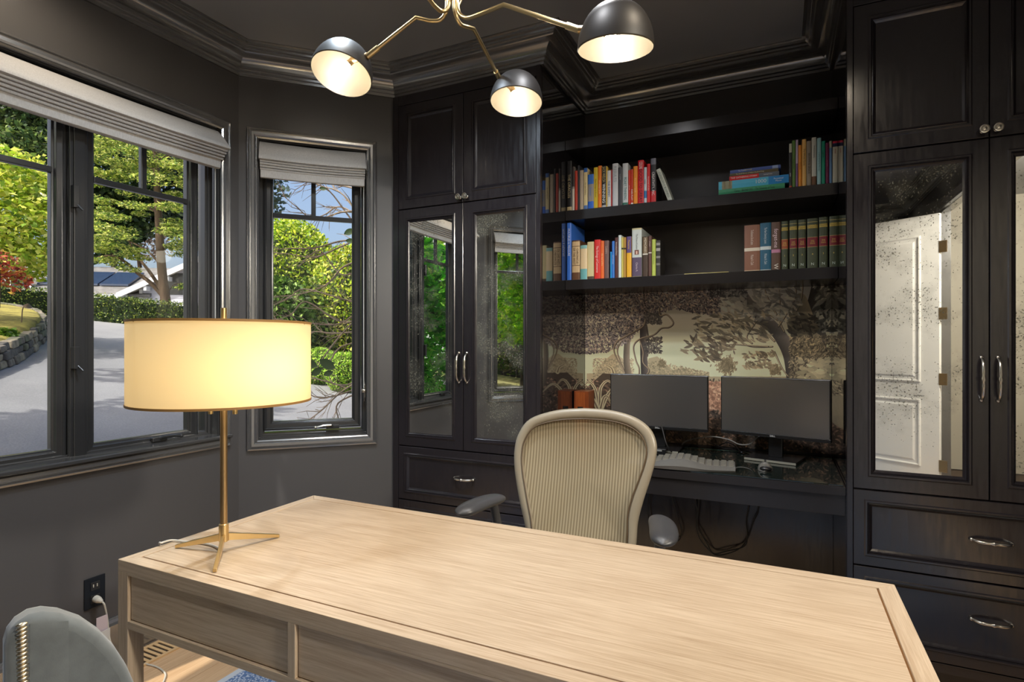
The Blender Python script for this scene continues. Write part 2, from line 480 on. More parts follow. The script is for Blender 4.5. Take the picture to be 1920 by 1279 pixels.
# ------------------------------------------------------------------ windows
CAS = [(-0.052, 0.0), (-0.052, 0.016), (-0.044, 0.020), (-0.040, 0.014), (-0.030, 0.024), (-0.018, 0.022), (-0.010, 0.014), (-0.007, 0.018), (0.0, 0.014), (0.0, -0.05)]
M_sash = mat('dark_window_paint', (0.030, 0.030, 0.031), 0.22)
M_sill = mat('satin_sill_paint', (0.050, 0.049, 0.049), 0.16)
def sash(root, fr, g0, g1, z0, z1, ng, crank):
    """one casement: glass g0..g1, its rails, a cross bar and an upright above it"""
    w = 0.046
    s = build('sash', MB().ring(g0 - w, g1 + w, z0 - w, z1 + w, [(0, ng - 0.02), (0, ng + 0.026), (0.010, ng + 0.030), (0.014, ng + 0.024), (0.034, ng + 0.022), (0.038, ng + 0.010), (w, ng + 0.008), (w, ng - 0.02)], fr, closed=True), M_sash, root, bevel=0.0015)
    zm = z0 + 1.115 if z1 - z0 > 1.3 else (z0 + z1) / 2
    um = (g0 + g1) / 2
    build('muntin', MB().box(g0 - 0.002, g1 + 0.002, ng - 0.012, ng + 0.014, zm - 0.012, zm + 0.012, fr), M_sash, s, bevel=0.003)
    build('muntin', MB().box(um - 0.012, um + 0.012, ng - 0.012, ng + 0.013, zm, z1, fr), M_sash, s, bevel=0.003)
    for a, b, c, d in ((g0, g1, z0, zm), (g0, um, zm, z1), (um, g1, zm, z1)):
        build('pane', MB().add([fr(a, ng, c), fr(b, ng, c), fr(b, ng, d), fr(a, ng, d)], [(0, 1, 2, 3)]), M_glass, s, recalc=False)
    return s
def crank(root, fr, u, n, z, flip=1):
    mb = MB().box(u - 0.035, u + 0.035, n, n + 0.018, z - 0.010, z + 0.012, fr)
    build('crank_cover', mb, M_sash, root, bevel=0.004)
    mb = MB().tube([fr(u, n + 0.016, z + 0.004), fr(u + 0.01 * flip, n + 0.03, z + 0.012), fr(u + 0.05 * flip, n + 0.034, z + 0.012), fr(u + 0.085 * flip, n + 0.034, z + 0.004)], 0.006, 8)
    mb.ball(fr(u + 0.09 * flip, n + 0.034, z + 0.004), 0.009)
    build('crank_handle', mb, M_nickel if root.name.startswith('window_2') else M_sash, root, smooth=True)
def window(name, fr, op, glasses, zg, ng, stool):
    u0, u1, z0, z1 = op
    r = thing(name, fr((u0 + u1) / 2, 0, z0), kind='structure')
    build('casing', MB().ring(u0, u1, z0, z1, CAS, fr), M_trim, r, smooth=True, ang=22)
    # jamb lining, stepped stops, outer frame
    build('jamb', MB().ring(u0, u1, z0, z1, [(0, -0.005), (0.004, -0.005), (0.004, -0.066), (0.016, -0.066), (0.016, -0.076), (0.024, -0.078), (0.024, -0.13)], fr), M_sill, r, bevel=0.001)
    if stool:
        build('stool', MB().prism([(-0.066, z0 - 0.012), (0.022, z0 - 0.012), (0.032, z0 - 0.006), (0.032, z0 + 0.004), (0.026, z0 + 0.008), (-0.066, z0 + 0.010)], u0 - 0.05, u1 + 0.05, fr), M_sill, r, bevel=0.001)
    for i, (a, b) in enumerate(glasses):
        sash(r, fr, a, b, zg[0], zg[1], ng, 0)
    if len(glasses) == 2:
        a = glasses[0][1] + 0.046; b = glasses[1][0] - 0.046
        build('mullion', MB().box(a, b, -0.12, -0.052, z0, z1, fr).box(a + 0.012, b - 0.012, -0.12, -0.044, z0, z1, fr), M_sash, r, bevel=0.002)
    return r
w1 = window('window_1', LEFT, W1, [(0.831, 1.245), (1.401, 1.815)], (0.905, 2.34), -0.10, True)
crank(w1, LEFT, 1.66, -0.072, 0.885)
crank(w1, LEFT, 0.98, -0.072, 0.885, -1)
for y in (1.305, ):
    for z in (1.27, 1.92):
        build('sash_lock', MB().box(y - 0.012, y + 0.008, -0.052, -0.024, z - 0.045, z + 0.045, LEFT).tube([LEFT(y, -0.03, z - 0.03), LEFT(y + 0.015, -0.014, z - 0.055)], 0.005, 6), M_sash, w1, bevel=0.002)
w2 = window('window_2', BAY, W2, [(0.2300, 0.640)], (0.905, 2.34), -0.09, False)
crank(w2, BAY, 0.335, -0.060, 0.866, 1)
build('tilt_latch', MB().tube([BAY(0.165, -0.03, 1.11), BAY(0.165, -0.012, 1.09), BAY(0.165, -0.012, 1.03), BAY(0.165, -0.03, 1.01)], 0.007, 8).ball(BAY(0.172, -0.004, 1.065), 0.014), M_nickel, w2, smooth=True)
w3 = window('window_3', BAY2, W2, [(0.2300, 0.640)], (0.905, 2.34), -0.09, False)
crank(w3, BAY2, 0.335, -0.060, 0.866, 1)

# ------------------------------------------------------------------ roman blinds
def blind(fr, u0, u1, label, k=1.0, sag=0.012):
    base = fr((u0 + u1) / 2, 0.0, 2.19)
    r = thing('roman_blind', base, label, 'blind', 'grey roman blinds in the bay windows')
    nseg = 14
    def ext(name, prof, a, b, sg, smooth=True):
        mb = MB(); n = len(prof)
        rows = []
        for i in range(nseg + 1):
            t = i / nseg; u = a + (b - a) * t; s = -sg * math.sin(math.pi * t)
            rows.append([fr(u, p, z + s) for p, z in prof])
        mb.grid(rows)
        mb.f.append(tuple(range(n))); mb.f.append(tuple(range(nseg * n, nseg * n + n)))
        for i in range(nseg): mb.f.append((i * n + n - 1, i * n, (i + 1) * n, (i + 1) * n + n - 1))
        build(name, mb, M_fab, r, smooth=smooth, ang=50)
    d = 0.085 * k
    ext('upper_panel', [(-0.05, 2.388), (-0.03, 2.392), (0.0, 2.384), (d * 0.5, 2.345), (d * 0.86, 2.308), (d + 0.006, 2.292), (d + 0.006, 2.282), (d - 0.006, 2.279), (0.0, 2.300)], u0, u1, sag)
    for j in range(4):
        n1 = d - 0.010 - 0.011 * j * k; z = 2.281 - 0.012 * j
        ext('pleat', [(-0.02, z), (n1, z - 0.001), (n1 + 0.004, z - 0.006), (n1, z - 0.011), (-0.02, z - 0.010)], u0 + 0.004, u1 - 0.004, sag)
    n1 = d - 0.055 * k
    ext('hem', [(-0.01, 2.236), (n1, 2.236), (n1 - 0.004, 2.196), (n1 - 0.012, 2.192), (-0.01, 2.196)], u0 + 0.006, u1 - 0.006, sag * 0.6)
    return r
blind(LEFT, W1[0] + 0.008, W1[1] - 0.010, 'wide grey linen roman blind pulled up over the double window on the left')
blind(BAY, W2[0] + 0.008, W2[1] - 0.006, 'narrow grey linen roman blind pulled up over the single window in the middle', 0.55, 0.006)
blind(BAY2, W2[0] + 0.008, W2[1] - 0.006, 'grey roman blind seen only reflected in the cabinet mirror', 0.55, 0.006)
for fr, u, n, z0, z1, r in ((LEFT, 1.90, 0.0, 1.35, 2.2, w1), (BAY, 0.172, -0.012, 1.08, 2.2, w2)):
    build('blind_cord', MB().tube([fr(u, n, z1), fr(u, n, z0)], 0.0022, 6), mat('cord_white', (0.6, 0.6, 0.58), 0.6), r)

# ------------------------------------------------------------------ white door and doorway (seen in the right-hand mirrors)
dr = thing('door_1', (1.215, -0.735, 0), kind='structure')
hd = Vector((-0.82, -0.53, 0)).normalized()
DF = Fr((1.225, -0.737, 0), hd, (-hd.y * -1, hd.x * -1, 0))
DF.n = Vector((hd.y, -hd.x, 0)); 
if DF.n.y < 0: DF.n = -DF.n
leaf = MB().box(0.0, 0.86, -0.04, 0.0, 0.01, 2.44, DF)
build('leaf', leaf, M_white, dr, bevel=0.002)
for a, b in ((0.985, 2.27), (0.25, 0.84)):
    pr = [(0, -0.001), (0.004, 0.008), (0.014, 0.010), (0.024, 0.002), (0.045, 0.001), (0.060, 0.008)]
    build('raised_panel', MB().ring(0.14, 0.72, a, b, pr, DF, cap=True), M_white, dr)
for z in (2.15, 1.58, 1.02, 0.28):
    build('hinge', MB().box(-0.055, 0.004, -0.006, 0.003, z - 0.05, z + 0.05, DF), M_brassd, dr, bevel=0.001)
build('door_knob', MB().lathe([(0.026, 0), (0.026, 0.006), (0.010, 0.012), (0.010, 0.035), (0.026, 0.045), (0.028, 0.058), (0.016, 0.068)], 20, Matrix.Translation(DF(0.80, 0, 0.96)) @ DF.n.to_track_quat('Z', 'Y').to_matrix().to_4x4()), M_brassd, dr, smooth=True)
jm = thing('door_2', (1.31, 0.12, 0), kind='structure')
build('jamb', MB().ring(DO[0], DO[1], -0.05, DO[3], [(0, 0.002), (0.02, 0.002), (0.02, -0.062), (0, -0.062)], RIGHT), M_trim, jm)
build('casing', MB().ring(DO[0], DO[1], -0.20, DO[3], [(-0.09, 0.0), (-0.09, 0.018), (-0.06, 0.024), (-0.02, 0.016), (0.0, 0.016), (0.0, 0.0)], RIGHT), M_trim, jm)

# ------------------------------------------------------------------ recessed ceiling cans, most of them added as fill light
CANL = ['nearest the wide window', 'behind the camera by the door', 'added as fill over the left end of the desk', 'added as fill over the office chair', 'added as fill in front of the right cabinet', 'added as fill over the front of the desk', 'added as fill over the grey velvet seat']
M_can = emit('can_lens_glow', (1.0, 0.9, 0.75), 9.0)
for i, (x, y, w, c) in enumerate(CANS):
    r = thing('recessed_downlight', (x, y, ZCEIL - 0.004), 'small round recessed downlight in the charcoal ceiling, ' + CANL[i], 'light', 'recessed ceiling downlights')
    build('trim_ring', MB().lathe([(0.035, 0), (0.05, -0.004), (0.056, 0.0), (0.056, 0.004), (0.035, 0.004)], 24, Matrix.Translation((x, y, ZCEIL - 0.004)), caps=False), M_trim, r, smooth=True)
    build('lens', MB().lathe([(0.034, 0.003), (0.02, 0.002), (0.001, 0.0018)], 20, Matrix.Translation((x, y, ZCEIL - 0.006)), caps=False), M_can, r)
    lamp('downlight_lamp', 'SPOT', (x, y, ZCEIL - 0.03), w, c, 0.04, (0, 0, 0), spot_size=math.radians(150), spot_blend=0.9)
hl = thing('hall_ceiling_light', (2.0, 0.3, ZCEIL - 0.09), 'round hall ceiling light seen only through the doorway', 'light')
build('glass_bowl', MB().lathe([(0.15, 0.09), (0.15, 0.06), (0.12, 0.02), (0.05, 0.0), (0.001, 0.0)], 24, Matrix.Translation((2.0, 0.3, ZCEIL - 0.09)), caps=False), emit('hall_bowl_glow', (1, 0.94, 0.84), 6), hl, smooth=True)
lamp('hall_lamp', 'POINT', (2.0, 0.5, ZCEIL - 0.35), 250, (1.0, 0.93, 0.80), 0.12)
# ------------------------------------------------------------------ built-in cabinets
def pull(mb, fr, u, n, z, L, vertical):
    """bow handle with a ringed middle"""
    pts = []; rad = []
    for i in range(15):
        t = i / 14; s = (t - 0.5) * L
        h = 0.030 * (1 - abs(2 * t - 1) ** 5)
        r = 0.0052 + 0.0012 * math.sin(math.pi * t)
        if i in (7,): r = 0.0085
        if i in (6, 8): r = 0.0052
        pts.append(fr(u, n + h, z + s) if vertical else fr(u + s, n + h, z)); rad.append(r)
    mb.tube(pts, rad, 10)
    for s in (-L / 2, L / 2):
        p = fr(u, n + 0.002, z + s) if vertical else fr(u + s, n + 0.002, z)
        mb.ball(p, 0.0075)
    return mb
MOLD = [(0, 0.0), (0.004, 0.004), (0.010, 0.004), (0.013, -0.003), (0.017, -0.001), (0.021, -0.006), (0.028, -0.012)]
def front(root, fr, kind, u0, u1, z0, z1, name, st=0.048, tilt=0.0):
    """door or drawer front: mitred frame, moulding, panel or antique mirror"""
    g = 0.0018
    u0 += g; u1 -= g; z0 += g; z1 -= g
    t = 0.020
    prof = [(0, 0.0), (0, t - 0.0015), (0.0015, t), (st, t)] + [(st + a, t + b) for a, b in MOLD]
    ins = st + MOLD[-1][0]; dn = t + MOLD[-1][1]
    d = build(name, MB().ring(u0, u1, z0, z1, prof, fr, cap=(kind == 'panel')), M_lac, root)
    if kind == 'mirror':
        build('mirror_pane', MB().add([fr(u0 + ins - .004, dn + 0.001 + tilt, z0 + ins - .004), fr(u1 - ins + .004, dn + 0.001, z0 + ins - .004), fr(u1 - ins + .004, dn + 0.001, z1 - ins + .004), fr(u0 + ins - .004, dn + 0.001 + tilt, z1 - ins + .004)], [(0, 1, 2, 3)]), M_mirror, d, recalc=False)
    return d
def knob(d, fr, u, n, z):
    M = Matrix.Translation(fr(u, n, z)) @ fr.n.to_track_quat('Z', 'Y').to_matrix().to_4x4()
    build('knob', MB().lathe([(0.010, 0), (0.010, 0.003), (0.006, 0.006), (0.006, 0.012), (0.015, 0.018), (0.0165, 0.022), (0.0150, 0.026), (0.0118, 0.0265), (0.0112, 0.0245), (0.0065, 0.0245), (0.006, 0.027), (0.001, 0.028)], 24, M), M_nickel, d, smooth=True, ang=30)
def cabinet(label, ul, ur, mid, side_l, side_r, base):
    r = thing('built_in_cabinet', base, label, 'cabinet', 'tall black built-in cabinets')
    fr = BACK
    build('carcass', MB().box(ul, ur, -0.66, -0.004, 0.10, 2.706, fr).box(ul + 0.02, ur - 0.02, -0.60, -0.05, 0.0, 0.10, fr), M_lac, r)
    # face frame: stiles at both ends and the frieze
    a, b = ul + side_l, ur - side_r
    build('face_stile', MB().box(ul, a, -0.004, 0.021, 0.10, 2.706, fr), M_lac, r, bevel=0.001)
    build('face_stile', MB().box(b, ur, -0.004, 0.021, 0.10, 2.706, fr), M_lac, r, bevel=0.001)
    build('frieze', MB().box(a, b, -0.004, 0.019, 2.652, 2.706, fr), M_lac, r, bevel=0.001)
    build('plinth', MB().box(a, b, -0.004, 0.012, 0.10, 0.135, fr), M_lac, r, bevel=0.001)
    for i, (p, q) in enumerate(((a, mid), (mid, b))):
        hs = 1 if i == 0 else -1
        d = front(r, fr, 'panel', p, q, 2.072, 2.650, 'upper_door')
        knob(d, fr, mid - hs * 0.020, 0.020, 2.098)
        d = front(r, fr, 'mirror', p, q, 0.760, 2.070, 'mirror_door', tilt=0.0045 if (ul < -1.5 and i == 0) else 0.0)
        build('handle', pull(MB(), fr, mid - hs * 0.024, 0.020, 1.20, 0.155, True), M_nickel, d, smooth=True)
    for z0, z1, hz in ((0.462, 0.758, 0.612), (0.140, 0.460, 0.322)):
        d = front(r, fr, 'panel', a, b, z0, z1, 'drawer', 0.036)
        build('handle', pull(MB(), fr, (a + b) / 2, 0.012, hz, 0.115, False), M_nickel, d, smooth=True)
    return r
cabinet('tall black cabinet left of the desk niche, its mirrored doors reflecting the windows', -1.964, -1.070, -1.510, 0.036, 0.022, (-1.517, 2.93, 0))
cabinet('tall black cabinet at the right edge, its mirror reflecting a white door', 0.237, 1.245, 0.6815, 0.020, 0.125, (0.741, 2.93, 0))

# ------------------------------------------------------------------ desk niche: gloss side panels, shelves, worktop
NL, NR = -1.070, 0.237
for x0, x1, lab in ((NL, NL + 0.002, 'gloss black side panel of the niche beside the left cabinet, mirroring the books'), (NR - 0.002, NR, 'gloss black side panel of the niche against the right cabinet')):
    build('side_panel', MB().box(x0, x1, 2.602, YB - 0.002, 0.02, 2.70), M_gloss, label=lab, cat='panel')
sh = [('topmost empty black shelf just under the crown moulding of the niche', 2.387), ('upper black bookshelf holding the stack with the light blue atlas', 2.001), ('lower black bookshelf above the engraved landscape mural', 1.621)]
for lab, z in sh:
    r = build('shelf', MB().box(NL + 0.003, NR - 0.003, 2.93, YB - 0.001, z, z + 0.053), M_shelf, label=lab, cat='shelf', bevel=0.001)
# worktop
r = thing('built_in_desk', (-0.416, 2.93, 0.60), 'black built-in desk worktop spanning the niche, glass sheet on top', 'desk')
build('worktop', MB().box(NL + 0.003, NR - 0.003, 2.592, YB - 0.002, 0.722, 0.757), M_shelf, r, bevel=0.0015)
build('front_rail', MB().box(NL + 0.003, NR - 0.003, 2.604, 2.63, 0.640, 0.722), M_shelf, r, bevel=0.001)
M_sheet = mat('green_glass_sheet', (0.010, 0.016, 0.014), 0.02, spec=0.8, coat=0.5, coat_rough=0.02)
build('glass_sheet', MB().box(NL + 0.01, NR - 0.01, 2.600, 3.17, 0.7575, 0.763), M_sheet, r, bevel=0.001, label='dark green tinted glass sheet')
M_edge = mat('green_glass_edge', (0.10, 0.24, 0.20), 0.1)
build('glass_edge', MB().box(NL + 0.01, NR - 0.01, 3.17, 3.174, 0.7575, 0.764), M_edge, r)
build('knee_panel', MB().box(NL + 0.003, NR - 0.003, 3.20, 3.22, 0.10, 0.72), M_lac, r)
# ------------------------------------------------------------------ oak desk
OL, OD = srgb(204, 183, 158), srgb(162, 135, 107)
M_oakx = wood('limed_oak_lengthwise', OL, OD, 1.0, 'x', 0.42)
M_oaky = wood('limed_oak_crosswise', OL, OD, 1.0, 'y', 0.42)
M_oakz = wood('limed_oak_upright', OL, OD, 1.0, 'z', 0.42)
M_oakg = mat('oak_groove', srgb(140, 100, 56), 0.6)
DX0, DX1, DY0, DY1, DZ = -1.577, 0.243, 0.900, 1.592, 0.76
def desk():
    r = thing('oak_desk', ((DX0 + DX1) / 2, (DY0 + DY1) / 2, 0), 'long limed oak writing desk in the foreground with the drum lamp on it', 'desk')
    b, g, t = 0.037, 0.0045, 0.030
    build('tabletop_panel', MB().box(DX0 + b + g, DX1 - b - g, DY0 + b + g, DY1 - b - g, DZ - t, DZ), M_oakx, r, bevel=0.0012)
    build('groove_bed', MB().box(DX0 + 0.02, DX1 - 0.02, DY0 + 0.02, DY1 - 0.02, DZ - t - 0.002, DZ - 0.005), M_oakg, r)
    def board(c, m):
        mb = MB().hexa([(x, y, DZ - t) for x, y in c] + [(x, y, DZ) for x, y in c])
        build('edge_board', mb, m, r, bevel=0.0012)
    e = 0.0004
    x0, x1, y0, y1 = DX0, DX1, DY0, DY1
    board([(x0 + e, y0), (x1 - e, y0), (x1 - b - e, y0 + b), (x0 + b + e, y0 + b)], M_oakx)
    board([(x0 + e, y1), (x1 - e, y1), (x1 - b - e, y1 - b), (x0 + b + e, y1 - b)], M_oakx)
    board([(x0, y0 + e), (x0, y1 - e), (x0 + b, y1 - b - e), (x0 + b, y0 + b + e)], M_oaky)
    board([(x1, y0 + e), (x1, y1 - e), (x1 - b, y1 - b - e), (x1 - b, y0 + b + e)], M_oaky)
    z1, z0 = DZ - t, 0.585
    L = 0.042
    for x in (x0, x1 - L):
        for y in (y0, y1 - L):
            build('leg', MB().box(x, x + L, y, y + L, 0.0105, z1), M_oakz, r, bevel=0.0015)
    for ya, yb, s in ((y0, y0 + 0.022, 1), (y1 - 0.022, y1, -1)):
        build('top_rail', MB().box(x0 + L, x1 - L, ya, yb, z1 - 0.006, z1), M_oakx, r)
        build('bottom_rail', MB().box(x0 + L, x1 - L, ya, yb, z0, z0 + 0.020), M_oakx, r, bevel=0.001)
        n = 3; w = (x1 - x0 - 2 * L) / n
        for i in range(1, n):
            xm = x0 + L + w * i
            build('apron_divider', MB().box(xm - 0.011, xm + 0.011, ya, yb, z0 + 0.02, z1 - 0.006), M_oakz, r, bevel=0.001)
        for i in range(n):
            a = x0 + L + w * i + (0.012 if i else 0.001) + 0.002; c = x0 + L + w * (i + 1) - (0.012 if i < n - 1 else 0.001) - 0.002
            yy = (ya + 0.007, yb) if s > 0 else (ya, yb - 0.007)
            build('drawer_front', MB().box(a, c, yy[0], yy[1], z0 + 0.0225, z1 - 0.008), M_oakx, r, bevel=0.001)
    for xa, xb in ((x0, x0 + 0.022), (x1 - 0.022, x1)):
        build('side_apron', MB().box(xa, xb, y0 + L, y1 - L, z0, z1), M_oaky, r, bevel=0.001)
desk()

# ------------------------------------------------------------------ table lamp
def shade_mat(name, col, gain):
    m = bpy.data.materials.new(name); m.use_nodes = True
    nt = m.node_tree; nt.nodes.clear()
    o = N(nt, 'ShaderNodeOutputMaterial')
    d = N(nt, 'ShaderNodeBsdfDiffuse'); d.inputs[0].default_value = (0.66, 0.55, 0.36, 1)
    t = N(nt, 'ShaderNodeBsdfTranslucent'); t.inputs[0].default_value = (*col, 1)
    mx = N(nt, 'ShaderNodeMixShader'); mx.inputs[0].default_value = gain
    tc = N(nt, 'ShaderNodeTexCoord'); mp = N(nt, 'ShaderNodeMapping'); mp.inputs['Scale'].default_value = (320, 320, 40)
    no = N(nt, 'ShaderNodeTexNoise'); no.inputs['Scale'].default_value = 1; nt.links.new(tc.outputs['Object'], mp.inputs[0]); nt.links.new(mp.outputs[0], no.inputs['Vector'])
    bp = N(nt, 'ShaderNodeBump'); bp.inputs['Strength'].default_value = 0.1; bp.inputs['Distance'].default_value = 0.0005
    nt.links.new(no.outputs[0], bp.inputs['Height']); nt.links.new(bp.outputs[0], d.inputs['Normal'])
    nt.links.new(d.outputs[0], mx.inputs[1]); nt.links.new(t.outputs[0], mx.inputs[2]); nt.links.new(mx.outputs[0], o.inputs[0])
    return m
LC = Vector((-1.372, 1.056, DZ))
def table_lamp():
    r = thing('table_lamp', LC, 'lit brass tripod table lamp with cream drum shade on the oak desk', 'lamp')
    T = Matrix.Translation(LC)
    build('pole', MB().lathe([(0.0092, 0.07), (0.0092, 0.625), (0.001, 0.626)], 20, T), M_brassd, r, smooth=True)
    build('hub', MB().lathe([(0.0095, 0.028), (0.0125, 0.030), (0.0125, 0.076), (0.0095, 0.078)], 20, T), M_brass, r, smooth=True)
    for x, y in ((-1.516, 1.018), (-1.327, 1.203), (-1.267, 0.950)):
        f = Vector((x, y, DZ)); d = (f - LC).normalized(); s = Vector((-d.y, d.x, 0))
        a = LC + d * 0.010; mb = MB(); c = []
        for p, zb, zt, w in ((a, 0.030, 0.050, 0.0045), (f, 0.001, 0.010, 0.0045)):
            c.append([p + s * w + Vector((0, 0, zb)), p - s * w + Vector((0, 0, zb)), p - s * w + Vector((0, 0, zt)), p + s * w + Vector((0, 0, zt))])
        build('foot', mb.hexa(c[0] + c[1]), M_brass, r, bevel=0.0008)
    R, zb, zt = 0.224, 0.412, 0.625
    build('shade', MB().lathe([(R, zb), (R, zt)], 72, T, caps=False), shade_mat('cream_linen_shade', (0.60, 0.49, 0.30), 0.40), r, smooth=True)
    M_rim = mat('shade_rim_tape', srgb(150, 112, 60), 0.6)
    for z in (zb, zt):
        build('shade_rim', MB().lathe([(R - 0.003, z - 0.003), (R + 0.0016, z - 0.003), (R + 0.0016, z + 0.003), (R - 0.003, z + 0.003), (R - 0.003, z - 0.003)], 72, T, caps=False), M_rim, r, smooth=True)
    sp = MB()
    for k in range(3):
        a = 2 * math.pi * k / 3 + 0.4
        sp.tube([LC + Vector((0, 0, zt - 0.006)), LC + Vector((R * math.cos(a), R * math.sin(a), zt - 0.004))], 0.002, 6)
    build('spider', sp, M_brass, r, smooth=True)
    build('finial', MB().lathe([(0.0075, zt - 0.004), (0.0075, zt + 0.040), (0.001, zt + 0.040)], 20, T), M_brass, r, smooth=True)
    for s in (-0.036, 0.031):
        p = LC + Vector((CS * s, SN * s, 0))
        build('pull_switch', MB().lathe([(0.0065, zb - 0.036), (0.0065, zb + 0.03), (0.003, zb + 0.03)], 14, Matrix.Translation(p)), M_brass, r, smooth=True)
    for s, w in ((0.090, 3.3),):
        p = LC + Vector((CS * s + SN * 0.05, SN * s - CS * 0.05, 0.50))
        b = build('bulb', MB().ball(p, 0.026), emit('lamp_bulb_glow', (1.0, 0.80, 0.46), 9.0 * w), r, smooth=True)
        build('socket_arm', MB().tube([LC + Vector((0, 0, 0.43)), LC + Vector((CS * s * .6, SN * s * .6, 0.43)), p - Vector((0, 0, 0.03))], 0.005, 8), M_brass, r, smooth=True)
        b.visible_shadow = False
        lamp('lamp_bulb_light', 'POINT', p, w, (1.0, 0.80, 0.50), 0.026)
    # flex over the desk's left edge
    pts = [LC + Vector((-0.012, 0.0, 0.006)), atZ(392, 1021, DZ + 0.004), atZ(350, 1016, DZ + 0.004), atZ(322, 1013, DZ + 0.006), atZ(303, 1018, DZ + 0.010)]
    e = pts[-1]
    pts += [Vector((DX0 - 0.006, e.y + 0.005, DZ + 0.004)), Vector((DX0 - 0.014, e.y + 0.01, DZ - 0.03)), Vector((DX0 - 0.008, 0.96, 0.60)), Vector((DX0 - 0.010, 0.924, 0.40)), Vector((DX0 - 0.012, 0.920, 0.03))]
    build('flex', MB().tube(smooth_path(pts), 0.0028, 8), mat('clear_flex', (0.62, 0.60, 0.55), 0.3), r, smooth=True)

def smooth_path(P, n=6):
    P = [Vector(p) for p in P]
    out = []
    for i in range(len(P) - 1):
        p0 = P[max(0, i - 1)]; p1 = P[i]; p2 = P[i + 1]; p3 = P[min(len(P) - 1, i + 2)]
        for k in range(n):
            t = k / n
            out.append(0.5 * ((2 * p1) + (p2 - p0) * t + (2 * p0 - 5 * p1 + 4 * p2 - p3) * t * t + (-p0 + 3 * p1 - 3 * p2 + p3) * t ** 3))
    out.append(P[-1])
    return out
table_lamp()

# ------------------------------------------------------------------ pendant lamp
M_blk = mat('black_enamel', (0.016, 0.014, 0.013), 0.48)
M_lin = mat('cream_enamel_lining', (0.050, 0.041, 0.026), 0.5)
M_env = pane_glass('bulb_glass', (1, 0.97, 0.9), 0.6)
def pendant():
    P0 = atD(848, 0, 1.85)
    top = Vector((P0.x, P0.y, ZCEIL))
    r = thing('pendant_lamp', top, 'brass and black pendant lamp with several angled dome shades hanging over the desk', 'pendant lamp')
    build('canopy', MB().lathe([(0.065, -0.001), (0.065, -0.014), (0.03, -0.026), (0.022, -0.028)], 28, Matrix.Translation(top)), M_brass, r, smooth=True)
    v = lambda px: Vector((0, 0, 0))
    arms = [
        ([(838, 5, 1.85), (836, 24, 1.85), (824, 38, 1.86), (805, 39, 1.865), (780, 33, 1.87), (690, 105, 1.895)], (640.5, 139, 113, 0.64, -0.30), (668, 119, 640, 131)),
        ([(852, 5, 1.86), (854, 26, 1.86), (863, 45, 1.88), (878, 51, 1.91), (888, 54, 1.94), (937, 148, 2.19)], (968, 190.5, 98, 0.55, -0.06), (952, 168, 968, 192)),
        ([(857, 5, 1.84), (861, 25, 1.83), (875, 34, 1.80), (894, 29, 1.77), (945, 9, 1.70), (1086, 56, 1.565)], (1154, 91, 142, 0.34, -0.02), (1118, 69, 1150, 79)),
        ([(844, 0, 1.84), (838, 18, 1.83), (826, 20, 1.82), (812, 8, 1.79), (796, -14, 1.74), (700, -95, 1.55)], (640, -150, 118, 0.5, -0.2), (680, -120, 650, -140)),
        ([(849, 0, 1.88), (853, 22, 1.89), (858, 12, 1.90), (866, -6, 1.93), (880, -40, 2.0), (980, -110, 2.35)], (1015, -90, 88, 0.4, 0.1), (985, -105, 1005, -95)),
    ]
    Rv = Vector((CS, SN, 0))
    for k, (pts, (ex, ey, wpx, ratio, tilt), (bx0, by0, bx1, by1)) in enumerate(arms):
        P = [atD(*p) for p in pts]
        off = (P[0] - P0); off.z = 0
        up = [Vector((P[0].x, P[0].y, ZCEIL - 0.02))]
        path = up + smooth_path(P[:4], 5) + [P[4], P[5]]
        arm = build('arm', MB().tube(path, 0.0068, 10), M_brass, r, smooth=True)
        d = FPX * 0.205 / wpx
        c = atD(ex, ey, d)
        vw = (Vector((0, 0, ZC)) - c).normalized()
        U = (Vector((0, 0, 1)) - vw * vw.z).normalized()
        Rr = U.cross(vw).normalized()
        side = (Rr * tilt - U).normalized()
        n = (vw * ratio + side * math.sqrt(1 - ratio * ratio)).normalized()   # opening faces along n
        Rad = 0.1025
        M = Matrix.Translation(c) @ n.to_track_quat('Z', 'Y').to_matrix().to_4x4()
        prof = []
        for i in range(13):
            a = math.pi / 2 * i / 12
            prof.append((max(0.0005, Rad * math.cos(a) ** 0.85), -0.118 * math.sin(a) ** 1.05))
        sh = build('shade', MB().lathe([(Rad, 0.0)] + prof, 40, M, caps=False), M_blk, r, smooth=True, recalc=True)
        inner = [(Rad, 0.0)] + [(max(0.0004, q - 0.0025), z + 0.003) for q, z in prof]
        build('lining', MB().lathe(inner, 40, M, caps=False), M_lin, sh, smooth=True)
        # collar at the arm's end, socket and tubular filament bulb along the arm
        e = P[-1]
        ad = (P[-1] - P[-2]).normalized()
        b0 = c - n * 0.048 + (e - c) * 0.30 - n * (e - c).dot(n) * 0.30
        b1 = c - n * 0.020 - (e - c) * 0.05
        build('collar', MB().tube([e - ad * 0.045, e + ad * 0.004], 0.0095, 12), M_brass, r, smooth=True)
        bd = (b1 - b0).normalized()
        build('socket', MB().tube([e, b0 - bd * 0.006, b0 + bd * 0.012], 0.011, 12), M_brassd, sh, smooth=True)
        bb = build('bulb', MB().tube([b0 + bd * 0.010, b0 + bd * 0.016, b1, b1 + bd * 0.008, b1 + bd * 0.012], [0.006, 0.011, 0.012, 0.009, 0.001], 12), emit('filament_glow', (1.0, 0.86, 0.58), 26), sh, smooth=True)
        bb.visible_shadow = False
        lamp('pendant_bulb_light', 'POINT', (b0 + b1) / 2, 6.5, (1.0, 0.88, 0.70), 0.02)
pendant()

